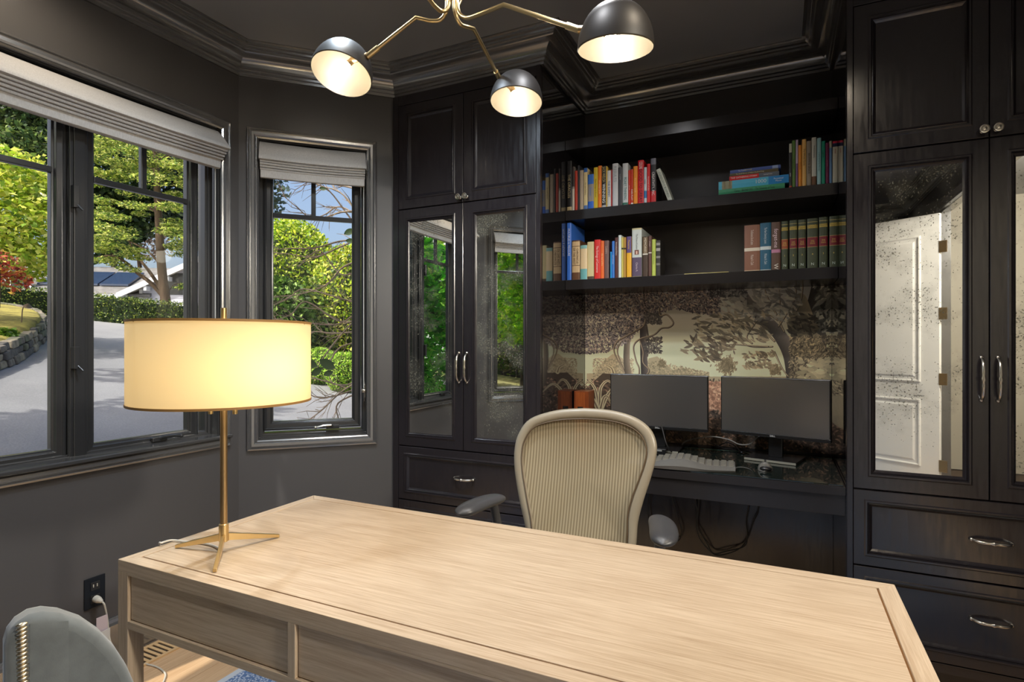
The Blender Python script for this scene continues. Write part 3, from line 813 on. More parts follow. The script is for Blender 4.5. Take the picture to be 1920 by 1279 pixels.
# ------------------------------------------------------------------ office chair behind the desk
def alpha_mesh():
    m = bpy.data.materials.new('taupe_woven_mesh'); m.use_nodes = True
    nt = m.node_tree; p = nt.nodes['Principled BSDF']; out = nt.nodes['Material Output']
    tc = N(nt, 'ShaderNodeTexCoord'); sp = N(nt, 'ShaderNodeSeparateXYZ'); nt.links.new(tc.outputs['Object'], sp.inputs[0])
    ml = N(nt, 'ShaderNodeMath', operation='MULTIPLY'); ml.inputs[1].default_value = 560; nt.links.new(sp.outputs[0], ml.inputs[0])
    sn = N(nt, 'ShaderNodeMath', operation='SINE'); nt.links.new(ml.outputs[0], sn.inputs[0])
    rp = N(nt, 'ShaderNodeValToRGB'); rp.color_ramp.elements[0].color = srgb(128, 114, 88); rp.color_ramp.elements[1].color = srgb(176, 162, 132)
    rp.color_ramp.elements[0].position = 0.0
    mr = N(nt, 'ShaderNodeMapRange'); mr.inputs[1].default_value = -1; mr.inputs[2].default_value = 1
    nt.links.new(sn.outputs[0], mr.inputs[0]); nt.links.new(mr.outputs[0], rp.inputs[0]); nt.links.new(rp.outputs[0], p.inputs['Base Color'])
    p.inputs['Roughness'].default_value = 0.7
    t = N(nt, 'ShaderNodeBsdfTransparent'); mx = N(nt, 'ShaderNodeMixShader'); mx.inputs[0].default_value = 0.84
    nt.links.new(t.outputs[0], mx.inputs[1]); nt.links.new(p.outputs[0], mx.inputs[2]); nt.links.new(mx.outputs[0], out.inputs[0])
    return m
def office_chair():
    cx = -0.637
    r = thing('office_chair', (cx, 1.98, 0), 'taupe mesh office chair with grey arms behind the oak desk', 'chair')
    M_fr = mat('taupe_chair_frame', srgb(146, 136, 118), 0.35)
    M_dk = mat('graphite_plastic', (0.045, 0.045, 0.05), 0.45)
    M_pad = mat('grey_arm_pad', (0.050, 0.050, 0.055), 0.36)
    outl = [(1096, 771), (1145, 775), (1190, 788), (1219, 810), (1231, 838), (1229, 868), (1219, 905), (1206, 945), (1196, 985), (1192, 1030), (1180, 1075), (1090, 1090), (1000, 1075), (991, 1030), (985, 990), (976, 950), (969, 912), (965, 880), (965, 850), (972, 820), (994, 791), (1043, 775)]
    yy = lambda v: 2.035 - (v - 770) / 230 * 0.085
    P = [atY(u, v, yy(v)) for u, v in outl]
    c = sum(P, Vector()) / len(P)
    # chair back is seen from the front: dish it a little, edges towards the sitter
    path = smooth_path(P + [P[0]], 5)
    ins = lambda k: [c + (p - c) * k for p in path]
    mb = MB(); n = 10; rows = []
    for i, p in enumerate(path[:-1]):
        o = (p - c); o.y = 0; o.normalize()
        row = []
        for k in range(n):
            a = 2 * math.pi * k / n
            row.append(p - o * 0.020 + o * 0.021 * math.cos(a) + Vector((0, 1, 0)) * 0.014 * math.sin(a))
        rows.append(row)
    rows.append(rows[0])
    m = n
    vs = [q for rr in rows[:-1] for q in rr]; L = len(rows) - 1
    fs = [(i * m + j, i * m + (j + 1) % m, ((i + 1) % L) * m + (j + 1) % m, ((i + 1) % L) * m + j) for i in range(L) for j in range(m)]
    mb.add(vs, fs)
    bk = build('back_frame', mb, M_fr, r, smooth=True, ang=60)
    inner = []
    for p in path[:-1]:
        o = (p - c); o.y = 0; o.normalize()
        inner.append(p - o * 0.038)
    rings = 9; vs = []; fs = []
    for k in range(rings):
        t = 1 - k / rings
        for p in inner:
            q = c + (p - c) * t
            vs.append(q + Vector((0, 0.030 * (1 - t * t), 0)))
    vs.append(c + Vector((0, 0.030, 0)))
    L = len(inner)
    for k in range(rings - 1):
        for j in range(L): fs.append((k * L + j, k * L + (j + 1) % L, (k + 1) * L + (j + 1) % L, (k + 1) * L + j))
    for j in range(L): fs.append(((rings - 1) * L + j, (rings - 1) * L + (j + 1) % L, rings * L))
    build('back_mesh', MB().add(vs, fs), alpha_mesh(), r, smooth=True, ang=80, recalc=False)
    gk = [p + Vector((0, -0.012, 0)) for p in inner] + [inner[0] + Vector((0, -0.012, 0))]
    build('gasket', MB().tube(gk, 0.0024, 6, caps=False), mat('dark_gasket', srgb(88, 70, 48), 0.5), bk, smooth=True)
    # lumbar pad and spine behind the mesh
    lp = MB()
    for k in range(1):
        M = Matrix.Translation(atY(1090, 940, 2.045)) @ Matrix.Rotation(math.radians(90), 4, 'X') @ Matrix.Diagonal((1.1, 1.0, 1, 1))
        lp.lathe([(0.001, 0.012), (0.05, 0.010), (0.072, 0.0), (0.05, -0.008), (0.001, -0.010)], 28, M)
    build('lumbar_pad', lp, M_dk, r, smooth=True)
    build('spine', MB().tube([(cx, 2.06, 0.80), (cx, 2.11, 0.60), (cx, 2.06, 0.42), (cx, 1.85, 0.38)], [0.016, 0.022, 0.026, 0.03], 10), M_dk, r, smooth=True)
    r.location.z += 0.0105
    for s, tw in ((-1, 0.16), (1, -0.10)):
        ax = cx + s * 0.302
        mb = MB()
        # arm pad: a kidney loaf running towards the desk
        rows = []
        for i in range(15):
            t = i / 14
            y = 1.855 - 0.225 * t
            w = 0.044 * math.sqrt(max(0.0, 1 - abs(2 * t - 1) ** 3.4)) + 0.001
            h = 0.020 * math.sqrt(max(0.0, 1 - abs(2 * t - 1) ** 4)) + 0.0005
            xo = ax + s * 0.055 * (t - 0.4) + s * 0.010 * math.sin(math.pi * t)
            zc = 0.757 - 0.012 * t * t
            rows.append([(xo + w * math.cos(2 * math.pi * k / 14), y, zc + h * math.sin(2 * math.pi * k / 14)) for k in range(14)] )
        vs = [q for rr in rows for q in rr]
        fs = [(i * 14 + j, i * 14 + (j + 1) % 14, (i + 1) * 14 + (j + 1) % 14, (i + 1) * 14 + j) for i in range(14) for j in range(14)] + [tuple(range(14)), tuple(range(196, 210))]
        build('arm_pad', mb.add(vs, fs), M_pad, r, smooth=True, ang=70, sub=1)
        build('arm_post', MB().tube([(ax - s * 0.01, 1.80, 0.745), (ax - s * 0.012, 1.83, 0.66), (ax - s * 0.03, 1.90, 0.50), (ax - s * 0.09, 1.94, 0.42)], [0.016, 0.017, 0.018, 0.02], 10), M_dk, r, smooth=True)
    # seat: frame loop and stretched mesh, mechanism, gas lift, five-star base with castors
    sp = [Vector((cx + 0.26 * math.cos(a) * (1 + 0.06 * math.cos(2 * a)), 1.74 + 0.235 * math.sin(a), 0.475 + 0.012 * math.sin(a))) for a in [2 * math.pi * k / 36 for k in range(36)]]
    build('seat_frame', MB().tube(sp + [sp[0]], 0.018, 8, caps=False), M_fr, r, smooth=True)
    cs = Vector((cx, 1.74, 0.462))
    vs = sp + [cs + (p - cs) * 0.5 + Vector((0, 0, -0.006)) for p in sp] + [cs]
    fs = [(j, (j + 1) % 36, 36 + (j + 1) % 36, 36 + j) for j in range(36)] + [(36 + j, 36 + (j + 1) % 36, 72) for j in range(36)]
    build('seat_mesh', MB().add(vs, fs), alpha_mesh(), r, smooth=True, ang=80, recalc=False)
    build('tilt_housing', MB().box(cx - 0.09, cx + 0.09, 1.66, 1.92, 0.37, 0.43), M_dk, r, bevel=0.02, segs=3)
    build('gas_lift', MB().lathe([(0.028, 0.10), (0.028, 0.27), (0.018, 0.275), (0.018, 0.38)], 18, Matrix.Translation((cx, 1.78, 0))), M_dk, r, smooth=True)
    for k in range(5):
        a = 2 * math.pi * k / 5 + 0.3
        d = Vector((math.cos(a), math.sin(a), 0)); o = Vector((cx, 1.78, 0))
        build('base_leg', MB().tube([o + d * 0.02 + Vector((0, 0, 0.125)), o + d * 0.18 + Vector((0, 0, 0.10)), o + d * 0.31 + Vector((0, 0, 0.078))], [0.028, 0.022, 0.016], 10), M_dk, r, smooth=True)
        w = MB()
        p = o + d * 0.31 + Vector((0, 0, 0.029)); sd = Vector((-d.y, d.x, 0))
        for q in (-0.016, 0.016):
            w.tube([p + sd * (q - 0.009), p + sd * (q + 0.009)], 0.029, 16)
        w.tube([p, p + Vector((0, 0, 0.05))], 0.008, 8)
        build('castor', w, M_dk, r, smooth=True)
office_chair()

# ------------------------------------------------------------------ velvet chair at bottom left
def velvet_chair():
    f = Vector((0.33, 0.944, 0)).normalized(); rt = Vector((f.y, -f.x, 0))
    o = Vector((-1.105, 0.462, 0))          # right back corner on the floor
    F = Fr(o, f, rt)                         # u forward, n to the chair's right
    r = thing('velvet_chair', F(0.3, -0.28, 0), 'grey velvet upholstered seat with brass nailheads on its raised end, bottom left corner', 'chair')
    M_v = mat('grey_velvet', (0.115, 0.128, 0.132), 0.85, sheen=0.5, var=(40, 0.12), bump=(500, 0.15, 0.001))
    prof = [(0.0, 0.30), (0.0, 0.838), (0.004, 0.854), (0.014, 0.868), (0.030, 0.876), (0.048, 0.875), (0.070, 0.865), (0.100, 0.842), (0.125, 0.812), (0.147, 0.777), (0.165, 0.737), (0.180, 0.690), (0.190, 0.635), (0.195, 0.58), (0.195, 0.30)]
    build('raised_end', MB().prism(prof, -0.056, 0.0, Fr(o, rt, f), 'u'), M_v, r, bevel=0.016, segs=5, smooth=True)
    build('low_end', MB().prism([(p, 0.30 + (z - 0.30) * 0.5) for p, z in prof], -0.45, -0.37, Fr(o, rt, f), 'u'), M_v, r, bevel=0.022, segs=4, smooth=True)
    build('backrest', MB().prism([(0.0, 0.30), (0.002, 0.546), (0.012, 0.562), (0.035, 0.566), (0.06, 0.556), (0.085, 0.53), (0.105, 0.40), (0.105, 0.30)], -0.380, -0.05, Fr(o, rt, f), 'u'), M_v, r, bevel=0.01, segs=3, smooth=True)
    build('seat', MB().box(0.09, 0.24, -0.370, -0.05, 0.30, 0.43, F), M_v, r, bevel=0.025, segs=4, smooth=True)
    build('pleats', MB().grid([[F(0.030 + 0.05 * k / 6, 0.0008 + 0.004 * math.sin(math.pi * k / 6) * (1 if i % 2 else 0), 0.866 - 0.011 * i - 0.25 * (0.05 * k / 6)) for k in range(7)] for i in range(24)]), M_v, r, smooth=True, ang=80)
    for u, n in ((0.04, -0.03), (0.04, -0.41), (0.20, -0.07), (0.20, -0.40)):
        build('leg', MB().lathe([(0.013, 0), (0.022, 0.30)], 14, Matrix.Translation(F(u, n, 0))), mat('dark_walnut_leg', (0.05, 0.03, 0.02), 0.4), r, smooth=True)
    M_n = mat('brass_nailhead', (0.80, 0.70, 0.52), 0.28, 1.0)
    first = None
    for k in range(60):
        z = 0.868 - 0.0066 * k
        p = Vector(F(0.0205 + 0.00012 * k, 0.0, z))
        if first is None:
            M = Matrix.Translation(p) @ rt.to_track_quat('Z', 'Y').to_matrix().to_4x4()
            M2 = Matrix.Diagonal((1.25, 0.56, 1, 1))
            first = build('nailhead', MB().lathe([(0.0062, 0.0), (0.0058, 0.0022), (0.0042, 0.0042), (0.0020, 0.0052), (0.0004, 0.0055)], 12, M @ M2), M_n, r, smooth=True, ang=60)
            p0 = p
        else:
            c = first.copy(); COL.objects.link(c); c.parent = r; c.location = p - p0
    r.location.z += 0.0105
velvet_chair()

# ------------------------------------------------------------------ outlet, lamp cord, floor register, rug
r = thing('wall_outlet', (-2.526, 1.353, 0.255), 'dark bronze outlet plate low on the window wall', 'outlet')
M_br = mat('oil_rubbed_plate', (0.018, 0.022, 0.028), 0.35, 0.6)
build('plate', MB().box(1.314, 1.392, 0.0005, 0.006, 0.252, 0.376, LEFT), M_br, r, bevel=0.002)
for z in (0.288, 0.340):
    s = build('socket', MB().box(1.336, 1.370, 0.006, 0.009, z - 0.017, z + 0.017, LEFT), mat('socket_black', (0.015, 0.015, 0.016), 0.4), r, bevel=0.003)
    build('slot', MB().box(1.344, 1.347, 0.009, 0.0095, z - 0.004, z + 0.008, LEFT).box(1.358, 1.361, 0.009, 0.0095, z - 0.004, z + 0.008, LEFT), mat('slot_pale', (0.5, 0.47, 0.40), 0.5), s)
r = thing('lamp_cord', (-2.50, 1.36, 0.0), 'pale lamp cord hanging from the wall outlet to the floor', 'cord')
M_cord = mat('pale_cord', (0.60, 0.56, 0.48), 0.45)
build('plug', MB().tube([LEFT(1.353, 0.0105, 0.288), LEFT(1.353, 0.03, 0.286), LEFT(1.360, 0.042, 0.278)], [0.014, 0.013, 0.006], 10), M_cord, r, smooth=True)
cp = [LEFT(1.360, 0.042, 0.278), atX(196, 1135, -2.48), atX(201, 1160, -2.48), atX(204, 1190, -2.47), atX(210, 1215, -2.46), atZ(216, 1236, 0.006), atZ(232, 1244, 0.004), atZ(262, 1244, 0.004), atZ(292, 1250, 0.004), atZ(309, 1262, 0.004), atZ(308, 1275, 0.004), atZ(298, 1290, 0.004), atZ(260, 1330, 0.004)]
build('cable', MB().tube(smooth_path(cp), 0.0034, 8), M_cord, r, smooth=True)
a = atX(181, 1160, -2.472); b = atX(202, 1181, -2.472)
build('warning_tag', MB().box(min(a.y, b.y), max(a.y, b.y), 0.056, 0.0575, b.z, a.z, LEFT), mat('tag_pink_white', (0.62, 0.52, 0.55), 0.6), r)
a = atX(188, 1187, -2.465); b = atX(207, 1205, -2.465)
build('warning_tag', MB().hexa([LEFT(a.y, 0.062, a.z), LEFT(b.y, 0.062, a.z + 0.004), LEFT(b.y, 0.062, b.z), LEFT(a.y + 0.02, 0.064, b.z + 0.008), LEFT(a.y, 0.0635, a.z), LEFT(b.y, 0.0635, a.z + 0.004), LEFT(b.y, 0.0635, b.z), LEFT(a.y + 0.02, 0.0655, b.z + 0.008)]), mat('tag_white', (0.62, 0.60, 0.57), 0.6), r)
r = thing('floor_register', (-2.43, 1.34, 0.001), 'slotted wooden floor vent beside the window wall', 'vent')
M_reg = wood('register_oak', srgb(226, 190, 142), srgb(190, 146, 96), 1.0, 'y', 0.4)
build('vent_backing', MB().box(-2.486, -2.374, 1.00, 1.66, 0.0005, 0.002), mat('vent_shade_dark', (0.03, 0.02, 0.015), 0.8), r)  # dark plate stands in for the shade down inside the vent
build('register_frame', MB().box(-2.50, -2.484, 0.98, 1.68, 0.0005, 0.007).box(-2.376, -2.36, 0.98, 1.68, 0.0005, 0.007).box(-2.484, -2.376, 0.98, 1.005, 0.0005, 0.007).box(-2.484, -2.376, 1.655, 1.68, 0.0005, 0.007).box(-2.484, -2.376, 1.30, 1.345, 0.0005, 0.007), M_reg, r)
for a, b in ((1.005, 1.30), (1.345, 1.655)):
    n = 13
    for i in range(n):
        y = a + (b - a) * (i + 0.5) / n
        build('register_slat', MB().box(-2.484, -2.376, y - 0.0068, y + 0.0068, 0.0022, 0.0068), M_reg, r)
def rug():
    m = bpy.data.materials.new('blue_woven_rug'); m.use_nodes = True
    nt = m.node_tree; p = nt.nodes['Principled BSDF']
    tc = N(nt, 'ShaderNodeTexCoord'); vo = N(nt, 'ShaderNodeTexVoronoi'); vo.inputs['Scale'].default_value = 120; nt.links.new(tc.outputs['Object'], vo.inputs['Vector'])
    rp = N(nt, 'ShaderNodeValToRGB'); rp.color_ramp.elements[0].color = srgb(226, 230, 236); rp.color_ramp.elements[1].color = srgb(86, 112, 152); rp.color_ramp.elements[1].position = 0.62
    nt.links.new(vo.outputs[0], rp.inputs[0]); nt.links.new(rp.outputs[0], p.inputs['Base Color']); p.inputs['Roughness'].default_value = 0.95
    bp = N(nt, 'ShaderNodeBump'); bp.inputs['Distance'].default_value = 0.004; bp.inputs['Strength'].default_value = 0.6; nt.links.new(vo.outputs[0], bp.inputs['Height']); nt.links.new(bp.outputs[0], p.inputs['Normal'])
    r = thing('rug', (-0.6, 0.4, 0.001), 'blue and white woven rug under the oak desk', 'rug')
    build('weave', MB().box(-1.955, 0.9, -1.2, 2.12, 0.0008, 0.010), m, r, bevel=0.002)
    b = lambda x0, x1, y0, y1: build('binding', MB().box(x0, x1, y0, y1, 0.0008, 0.0102), M_bd, r, bevel=0.003)
    M_bd = mat('rug_binding_grey', (0.5, 0.52, 0.55), 0.9)
    b(-1.985, -1.955, -1.23, 2.15); b(0.9, 0.93, -1.23, 2.15); b(-1.955, 0.9, 2.12, 2.15); b(-1.955, 0.9, -1.23, -1.2)
rug()

# ------------------------------------------------------------------ things on the niche desk
ZD = 0.764
M_screen = mat('dark_matte_screen', (0.050, 0.050, 0.053), 0.30, spec=1.0, coat=1.0, coat_rough=0.24, coat_ior=2.3)
M_plas = mat('black_monitor_plastic', (0.012, 0.012, 0.013), 0.25)
M_txtw = mat('print_white', (0.75, 0.75, 0.75), 0.5)
def monitor(a, b, label, z0=0.874, h=0.288, logo=None):
    a = Vector(a); b = Vector(b)
    u = (b - a).normalized(); n = Vector((u.y, -u.x, 0))
    if n.y > 0: n = -n
    F = Fr(((a + b) / 2).to_tuple(), u, n); w = (b - a).length / 2
    r = thing('monitor', F(0, -0.05, ZD), label, 'monitor', 'two computer monitors on the niche desk')
    build('housing', MB().box(-w, w, -0.030, -0.001, z0, z0 + h, F).box(-0.12, 0.12, -0.055, -0.030, z0 + 0.06, z0 + 0.22, F), M_plas, r, bevel=0.004)
    build('screen', MB().box(-w + 0.006, w - 0.006, -0.001, 0.0006, z0 + 0.017, z0 + h - 0.006, F), M_screen, r)
    bz = build('lower_bezel', MB().box(-w, w, -0.001, 0.002, z0, z0 + 0.016, F), M_plas, r, bevel=0.001)
    lettering('DELL', 0.011, M_txtw, bz, F(0.0, 0.0026, z0 + 0.008), u, (0, 0, 1))
    build('neck', MB().box(-0.032, 0.032, -0.075, -0.045, ZD + 0.012, z0 + 0.16, F), M_plas, r, bevel=0.004)
    ft = build('foot', MB().box(-0.115, 0.115, -0.15, 0.055, ZD, ZD + 0.012, F), M_plas, r, bevel=0.002)
    build('foot_trim', MB().box(-0.115, 0.115, 0.0552, 0.057, ZD + 0.001, ZD + 0.011, F), mat('foot_edge_grey', (0.28, 0.27, 0.22), 0.4), ft)
    return r
monitor((-0.842, 3.025, 0), (-0.331, 3.020, 0), 'dark monitor on the left of the two, partly behind the office chair')
monitor((-0.2745, 3.05, 0), (0.2066, 2.93, 0), 'dark monitor on the right of the two, turned towards the window')

def keyboard():
    a = Vector((-0.655, 2.695, 0)); b = Vector((-0.185, 2.735, 0))
    u = (b - a).normalized(); n = Vector((u.y, -u.x, 0))
    F = Fr(((a + b) / 2).to_tuple(), u, n)
    r = thing('keyboard', F(0, 0, ZD), 'pale grey curved ergonomic keyboard on the niche desk', 'keyboard')
    M_k = mat('pale_grey_plastic', (0.13, 0.123, 0.112), 0.45)
    M_key = mat('beige_keys', (0.16, 0.148, 0.122), 0.55)
    hz = lambda t: 0.012 + 0.022 * max(0.0, math.cos(t * math.pi * 0.9)) ** 1.5
    rows = []
    nseg = 26
    mb = MB()
    for i in range(nseg + 1):
        t = -1 + 2 * i / nseg; x = 0.236 * t; h = hz(t)
        bow = 0.030 * (1 - t * t)
        rows.append([F(x, -0.085, ZD), F(x, 0.095 + bow, ZD), F(x, 0.100 + bow, ZD + h * 0.4 + 0.004), F(x, 0.060 + bow * .6, ZD + h + 0.004), F(x, -0.083, ZD + h + 0.002)])
    n = 5
    vs = [q for rr in rows for q in rr]
    fs = [(i * n + j, i * n + (j + 1) % n, (i + 1) * n + (j + 1) % n, (i + 1) * n + j) for i in range(nseg) for j in range(n)] + [tuple(range(n)), tuple(range(nseg * n, nseg * n + n))]
    build('body', mb.add(vs, fs), M_k, r, smooth=True, ang=30)
    for row in range(5):
        for c in range(15):
            t = -0.93 + 1.86 * c / 14
            x = 0.236 * t; y = -0.070 + 0.026 * row + 0.012 * (1 - t * t)
            z = ZD + hz(t) + 0.002
            build('key', MB().hexa([F(x - 0.0135, y - 0.011, z - 0.003), F(x + 0.0135, y - 0.011, z - 0.003), F(x + 0.0135, y + 0.011, z - 0.003), F(x - 0.0135, y + 0.011, z - 0.003), F(x - 0.011, y - 0.0085, z + 0.006), F(x + 0.011, y - 0.0085, z + 0.006), F(x + 0.011, y + 0.0085, z + 0.006), F(x - 0.011, y + 0.0085, z + 0.006)]), M_key, r)
keyboard()
def mouse():
    c = Vector((-0.062, 2.765, ZD))
    r = thing('computer_mouse', c, 'silver computer mouse with black grip in front of the right monitor stand', 'mouse')
    rows = []
    for i in range(13):
        t = i / 12
        w = 0.030 * math.sqrt(max(0.0, 1 - abs(2 * t - 1) ** 2.6)) + 0.0006
        h = 0.034 * math.sin(math.pi * min(1, t * 0.95 + 0.04)) ** 0.8 + 0.001
        rows.append([(c.x + w * math.cos(a), c.y - 0.055 + 0.11 * t, c.z + max(0.0, h * math.sin(a))) for a in [math.pi * k / 12 for k in range(13)]])
    mb = MB().grid(rows)
    build('shell', mb, mat('silver_plastic', (0.20, 0.19, 0.17), 0.32, 0.3), r, smooth=True, ang=70)
    build('grip', MB().ball(c + Vector((0.004, -0.040, 0.012)), 0.020, 14, 8, (1.25, 0.9, 0.6)), M_plas, r, smooth=True)
    build('wheel', MB().tube([c + Vector((-0.004, 0.034, 0.030)), c + Vector((0.004, 0.034, 0.030))], 0.009, 14), M_plas, r, smooth=True)
mouse()
r = thing('wooden_box', (-1.018, 3.115, ZD), 'small tall reddish wooden box in the niche corner behind the chair', 'box')
M_red = wood('padauk_red', srgb(150, 78, 40), srgb(96, 44, 22), 2.0, 'z', 0.4)
build('body', MB().box(-1.062, -0.975, 3.06, 3.17, ZD, 1.056), M_red, r, bevel=0.002)
build('front_inlay', MB().box(-1.050, -0.995, 3.0585, 3.0605, ZD + 0.06, 1.050), wood('padauk_light', srgb(178, 96, 48), srgb(128, 60, 28), 2.0, 'z', 0.4), r)
build('opening', MB().box(-1.040, -1.008, 3.0575, 3.059, 0.93, 0.968), mat('hole_shade_black', (0.01, 0.008, 0.008), 0.8), r)  # black plate on the face stands in for a shaded hole
r = thing('power_adapter', (-0.60, 2.93, ZD), 'black power adapter among the cables below the left monitor', 'adapter')
build('brick', MB().box(-0.66, -0.52, 2.90, 2.95, ZD, ZD + 0.030), M_plas, r, bevel=0.004)
build('label_strip', MB().box(-0.64, -0.54, 2.8985, 2.9, ZD + 0.018, ZD + 0.026), mat('adapter_label', (0.25, 0.25, 0.24), 0.5), r)
M_cab = mat('black_cable', (0.010, 0.010, 0.011), 0.35)
def cable(label, pts, rad=0.003, m=M_cab, group='cables of the niche desk'):
    build('cable', MB().tube(smooth_path(pts), rad, 8), m, smooth=True, label=label, cat='cable', group=group)
zc = ZD + 0.006
cable('black cable looping from the left monitor across the desk', [Vector((-0.56, 2.99, 0.90)), Vector((-0.50, 2.97, zc)), atZ(1310, 826, zc), atZ(1335, 832, zc + 0.02), atZ(1360, 842, zc), atZ(1385, 845, zc)])
cable('grey cable drooping below the right monitor', [Vector((-0.06, 3.01, 0.90)), atY(1418, 822, 3.06), atY(1405, 833, 3.06), atY(1385, 833, 3.06), atY(1365, 824, 3.06), atY(1330, 819, 3.08), Vector((-0.46, 3.15, 0.80)), Vector((-0.50, 3.19, 0.74))], 0.0032, mat('grey_cable', (0.22, 0.21, 0.20), 0.4))
cable('twin black cables bunched between the two monitors', [atZ(1345, 838, zc), atZ(1362, 830, zc + 0.02), atZ(1378, 836, zc + 0.01), atZ(1390, 848, zc), atZ(1400, 846, zc), Vector((-0.12, 3.1, zc)), Vector((-0.10, 3.185, zc - .03))])
ym = 3.16
def hang(label, px, rad=0.0032):
    cable(label, [atY(u, v, ym) for u, v in px], rad, group='cables hanging under the niche desk')
hang('black cable hanging in a deep double loop under the desk, left strand', [(1301, 905), (1304, 940), (1308, 960), (1305, 985), (1312, 1010), (1330, 1032), (1345, 1041), (1368, 1037), (1390, 1026), (1404, 1005), (1412, 980), (1422, 958), (1419, 935)])
hang('black cable of the deep loop under the desk, right strand', [(1311, 905), (1310, 950), (1307, 985), (1314, 1000), (1326, 1020), (1338, 1038), (1360, 1034), (1396, 1024), (1401, 1000), (1399, 980), (1404, 950), (1404, 930)])
hang('short black cable hanging behind the chair arm under the desk', [(1254, 905), (1262, 940), (1272, 975), (1278, 995), (1274, 1012), (1258, 1016)])
hang('black cable hanging close behind the office chair back', [(1224, 905), (1215, 945), (1217, 975), (1222, 985), (1232, 1010)])
# ------------------------------------------------------------------ books
_bm = {}
def cmat(c, rough=0.45):
    k = (tuple(c), rough)
    if k not in _bm: _bm[k] = mat('book_cloth_%d' % len(_bm), srgb(*c), rough)
    return _bm[k]
M_page = mat('book_pages', srgb(214, 204, 180), 0.8)
YS = 2.945
brnd = random.Random(11)
def book(x0, x1, z0, z1, col, label, group, depth=0.17, y=YS, bands=(), text=None, tcol=(230, 228, 220), tz=0.5, tl=0.8, ts=0.55, text2=None, soft=False, tilt=0):
    """standing book, spine to the front; bands = (from, to, colour) as fractions of the height"""
    w = x1 - x0; h = z1 - z0
    r = thing('book', ((x0 + x1) / 2, y, z0), label, 'book', group)
    F = Fr((0, y, 0), (1, 0, 0), (0, 1, 0))
    t = min(0.0028, w * 0.16)
    rd = 0.0035 if not soft else 0.001
    prof = [(x0, depth), (x0, rd), (x0 + w * 0.18, 0.0008), (x0 + w / 2, 0), (x1 - w * 0.18, 0.0008), (x1, rd), (x1, depth), (x1 - t, depth), (x1 - t, rd + t), (x0 + t, rd + t), (x0 + t, depth)]
    build('cover', MB().prism(prof, z0, z1, F, 'z'), cmat(col), r, bevel=0.0)
    build('pages', MB().box(x0 + t + 0.0002, x1 - t - 0.0002, rd + t, depth - 0.004, z0 + 0.002, z1 - 0.003, F), M_page, r)
    e = 0.0004
    for a, b, c in bands:
        p = [(x0 + 0.0004, rd + 0.004), (x0 - e * 0.2, rd), (x0 + w * 0.18, 0.0008 - e), (x0 + w / 2, -e), (x1 - w * 0.18, 0.0008 - e), (x1 + e * 0.2, rd), (x1 - 0.0004, rd + 0.004)]
        build('spine_band', MB().prism(p, z0 + h * a, z0 + h * b, F, 'z'), cmat(c), r)
    for tx, z, l, tc in ([(text, tz, tl, tcol)] if text else []) + ([text2] if text2 else []):
        s = min(w * ts * 1.35, 0.03)
        lettering(tx, s, cmat(tc, 0.6), r, ((x0 + x1) / 2, y - 0.0012, z0 + h * z), (0, 0, -1), (1, 0, 0), fit=h * l)
    if tilt: r.rotation_euler = (0, tilt, 0)
    return r
def row(items, px0, py0, k, zs, group, wipe=0.0004):
    """items: (cx0, cx1, ctop, colour, label, kwargs) in the crop's own scale"""
    prev = NL + 0.004
    for cx0, cx1, ct, col, lab, kw in items:
        kw = dict(kw)
        y = YS + kw.pop('dy', brnd.choice([0.0, 0.003, 0.006]))
        a = atY(px0 + cx0 / k, 500, y).x; b = atY(px0 + cx1 / k, 500, y).x
        a = max(a, prev + wipe); b = max(b, a + 0.006)
        top = atY(px0 + (cx0 + cx1) / 2 / k, py0 + ct / k, y).z
        book(a, b, zs, top, col, lab, group, y=y, depth=kw.pop('depth', 0.13 + 0.05 * brnd.random()), **kw)
        prev = b
ZU, ZL = 2.0545, 1.6745
gU, gL, gR, gE = 'books at the left of the upper shelf', 'books at the left of the lower shelf', 'books standing at the right of the upper shelf', 'green and gold volumes on the lower shelf'
W_ = (232, 230, 224)
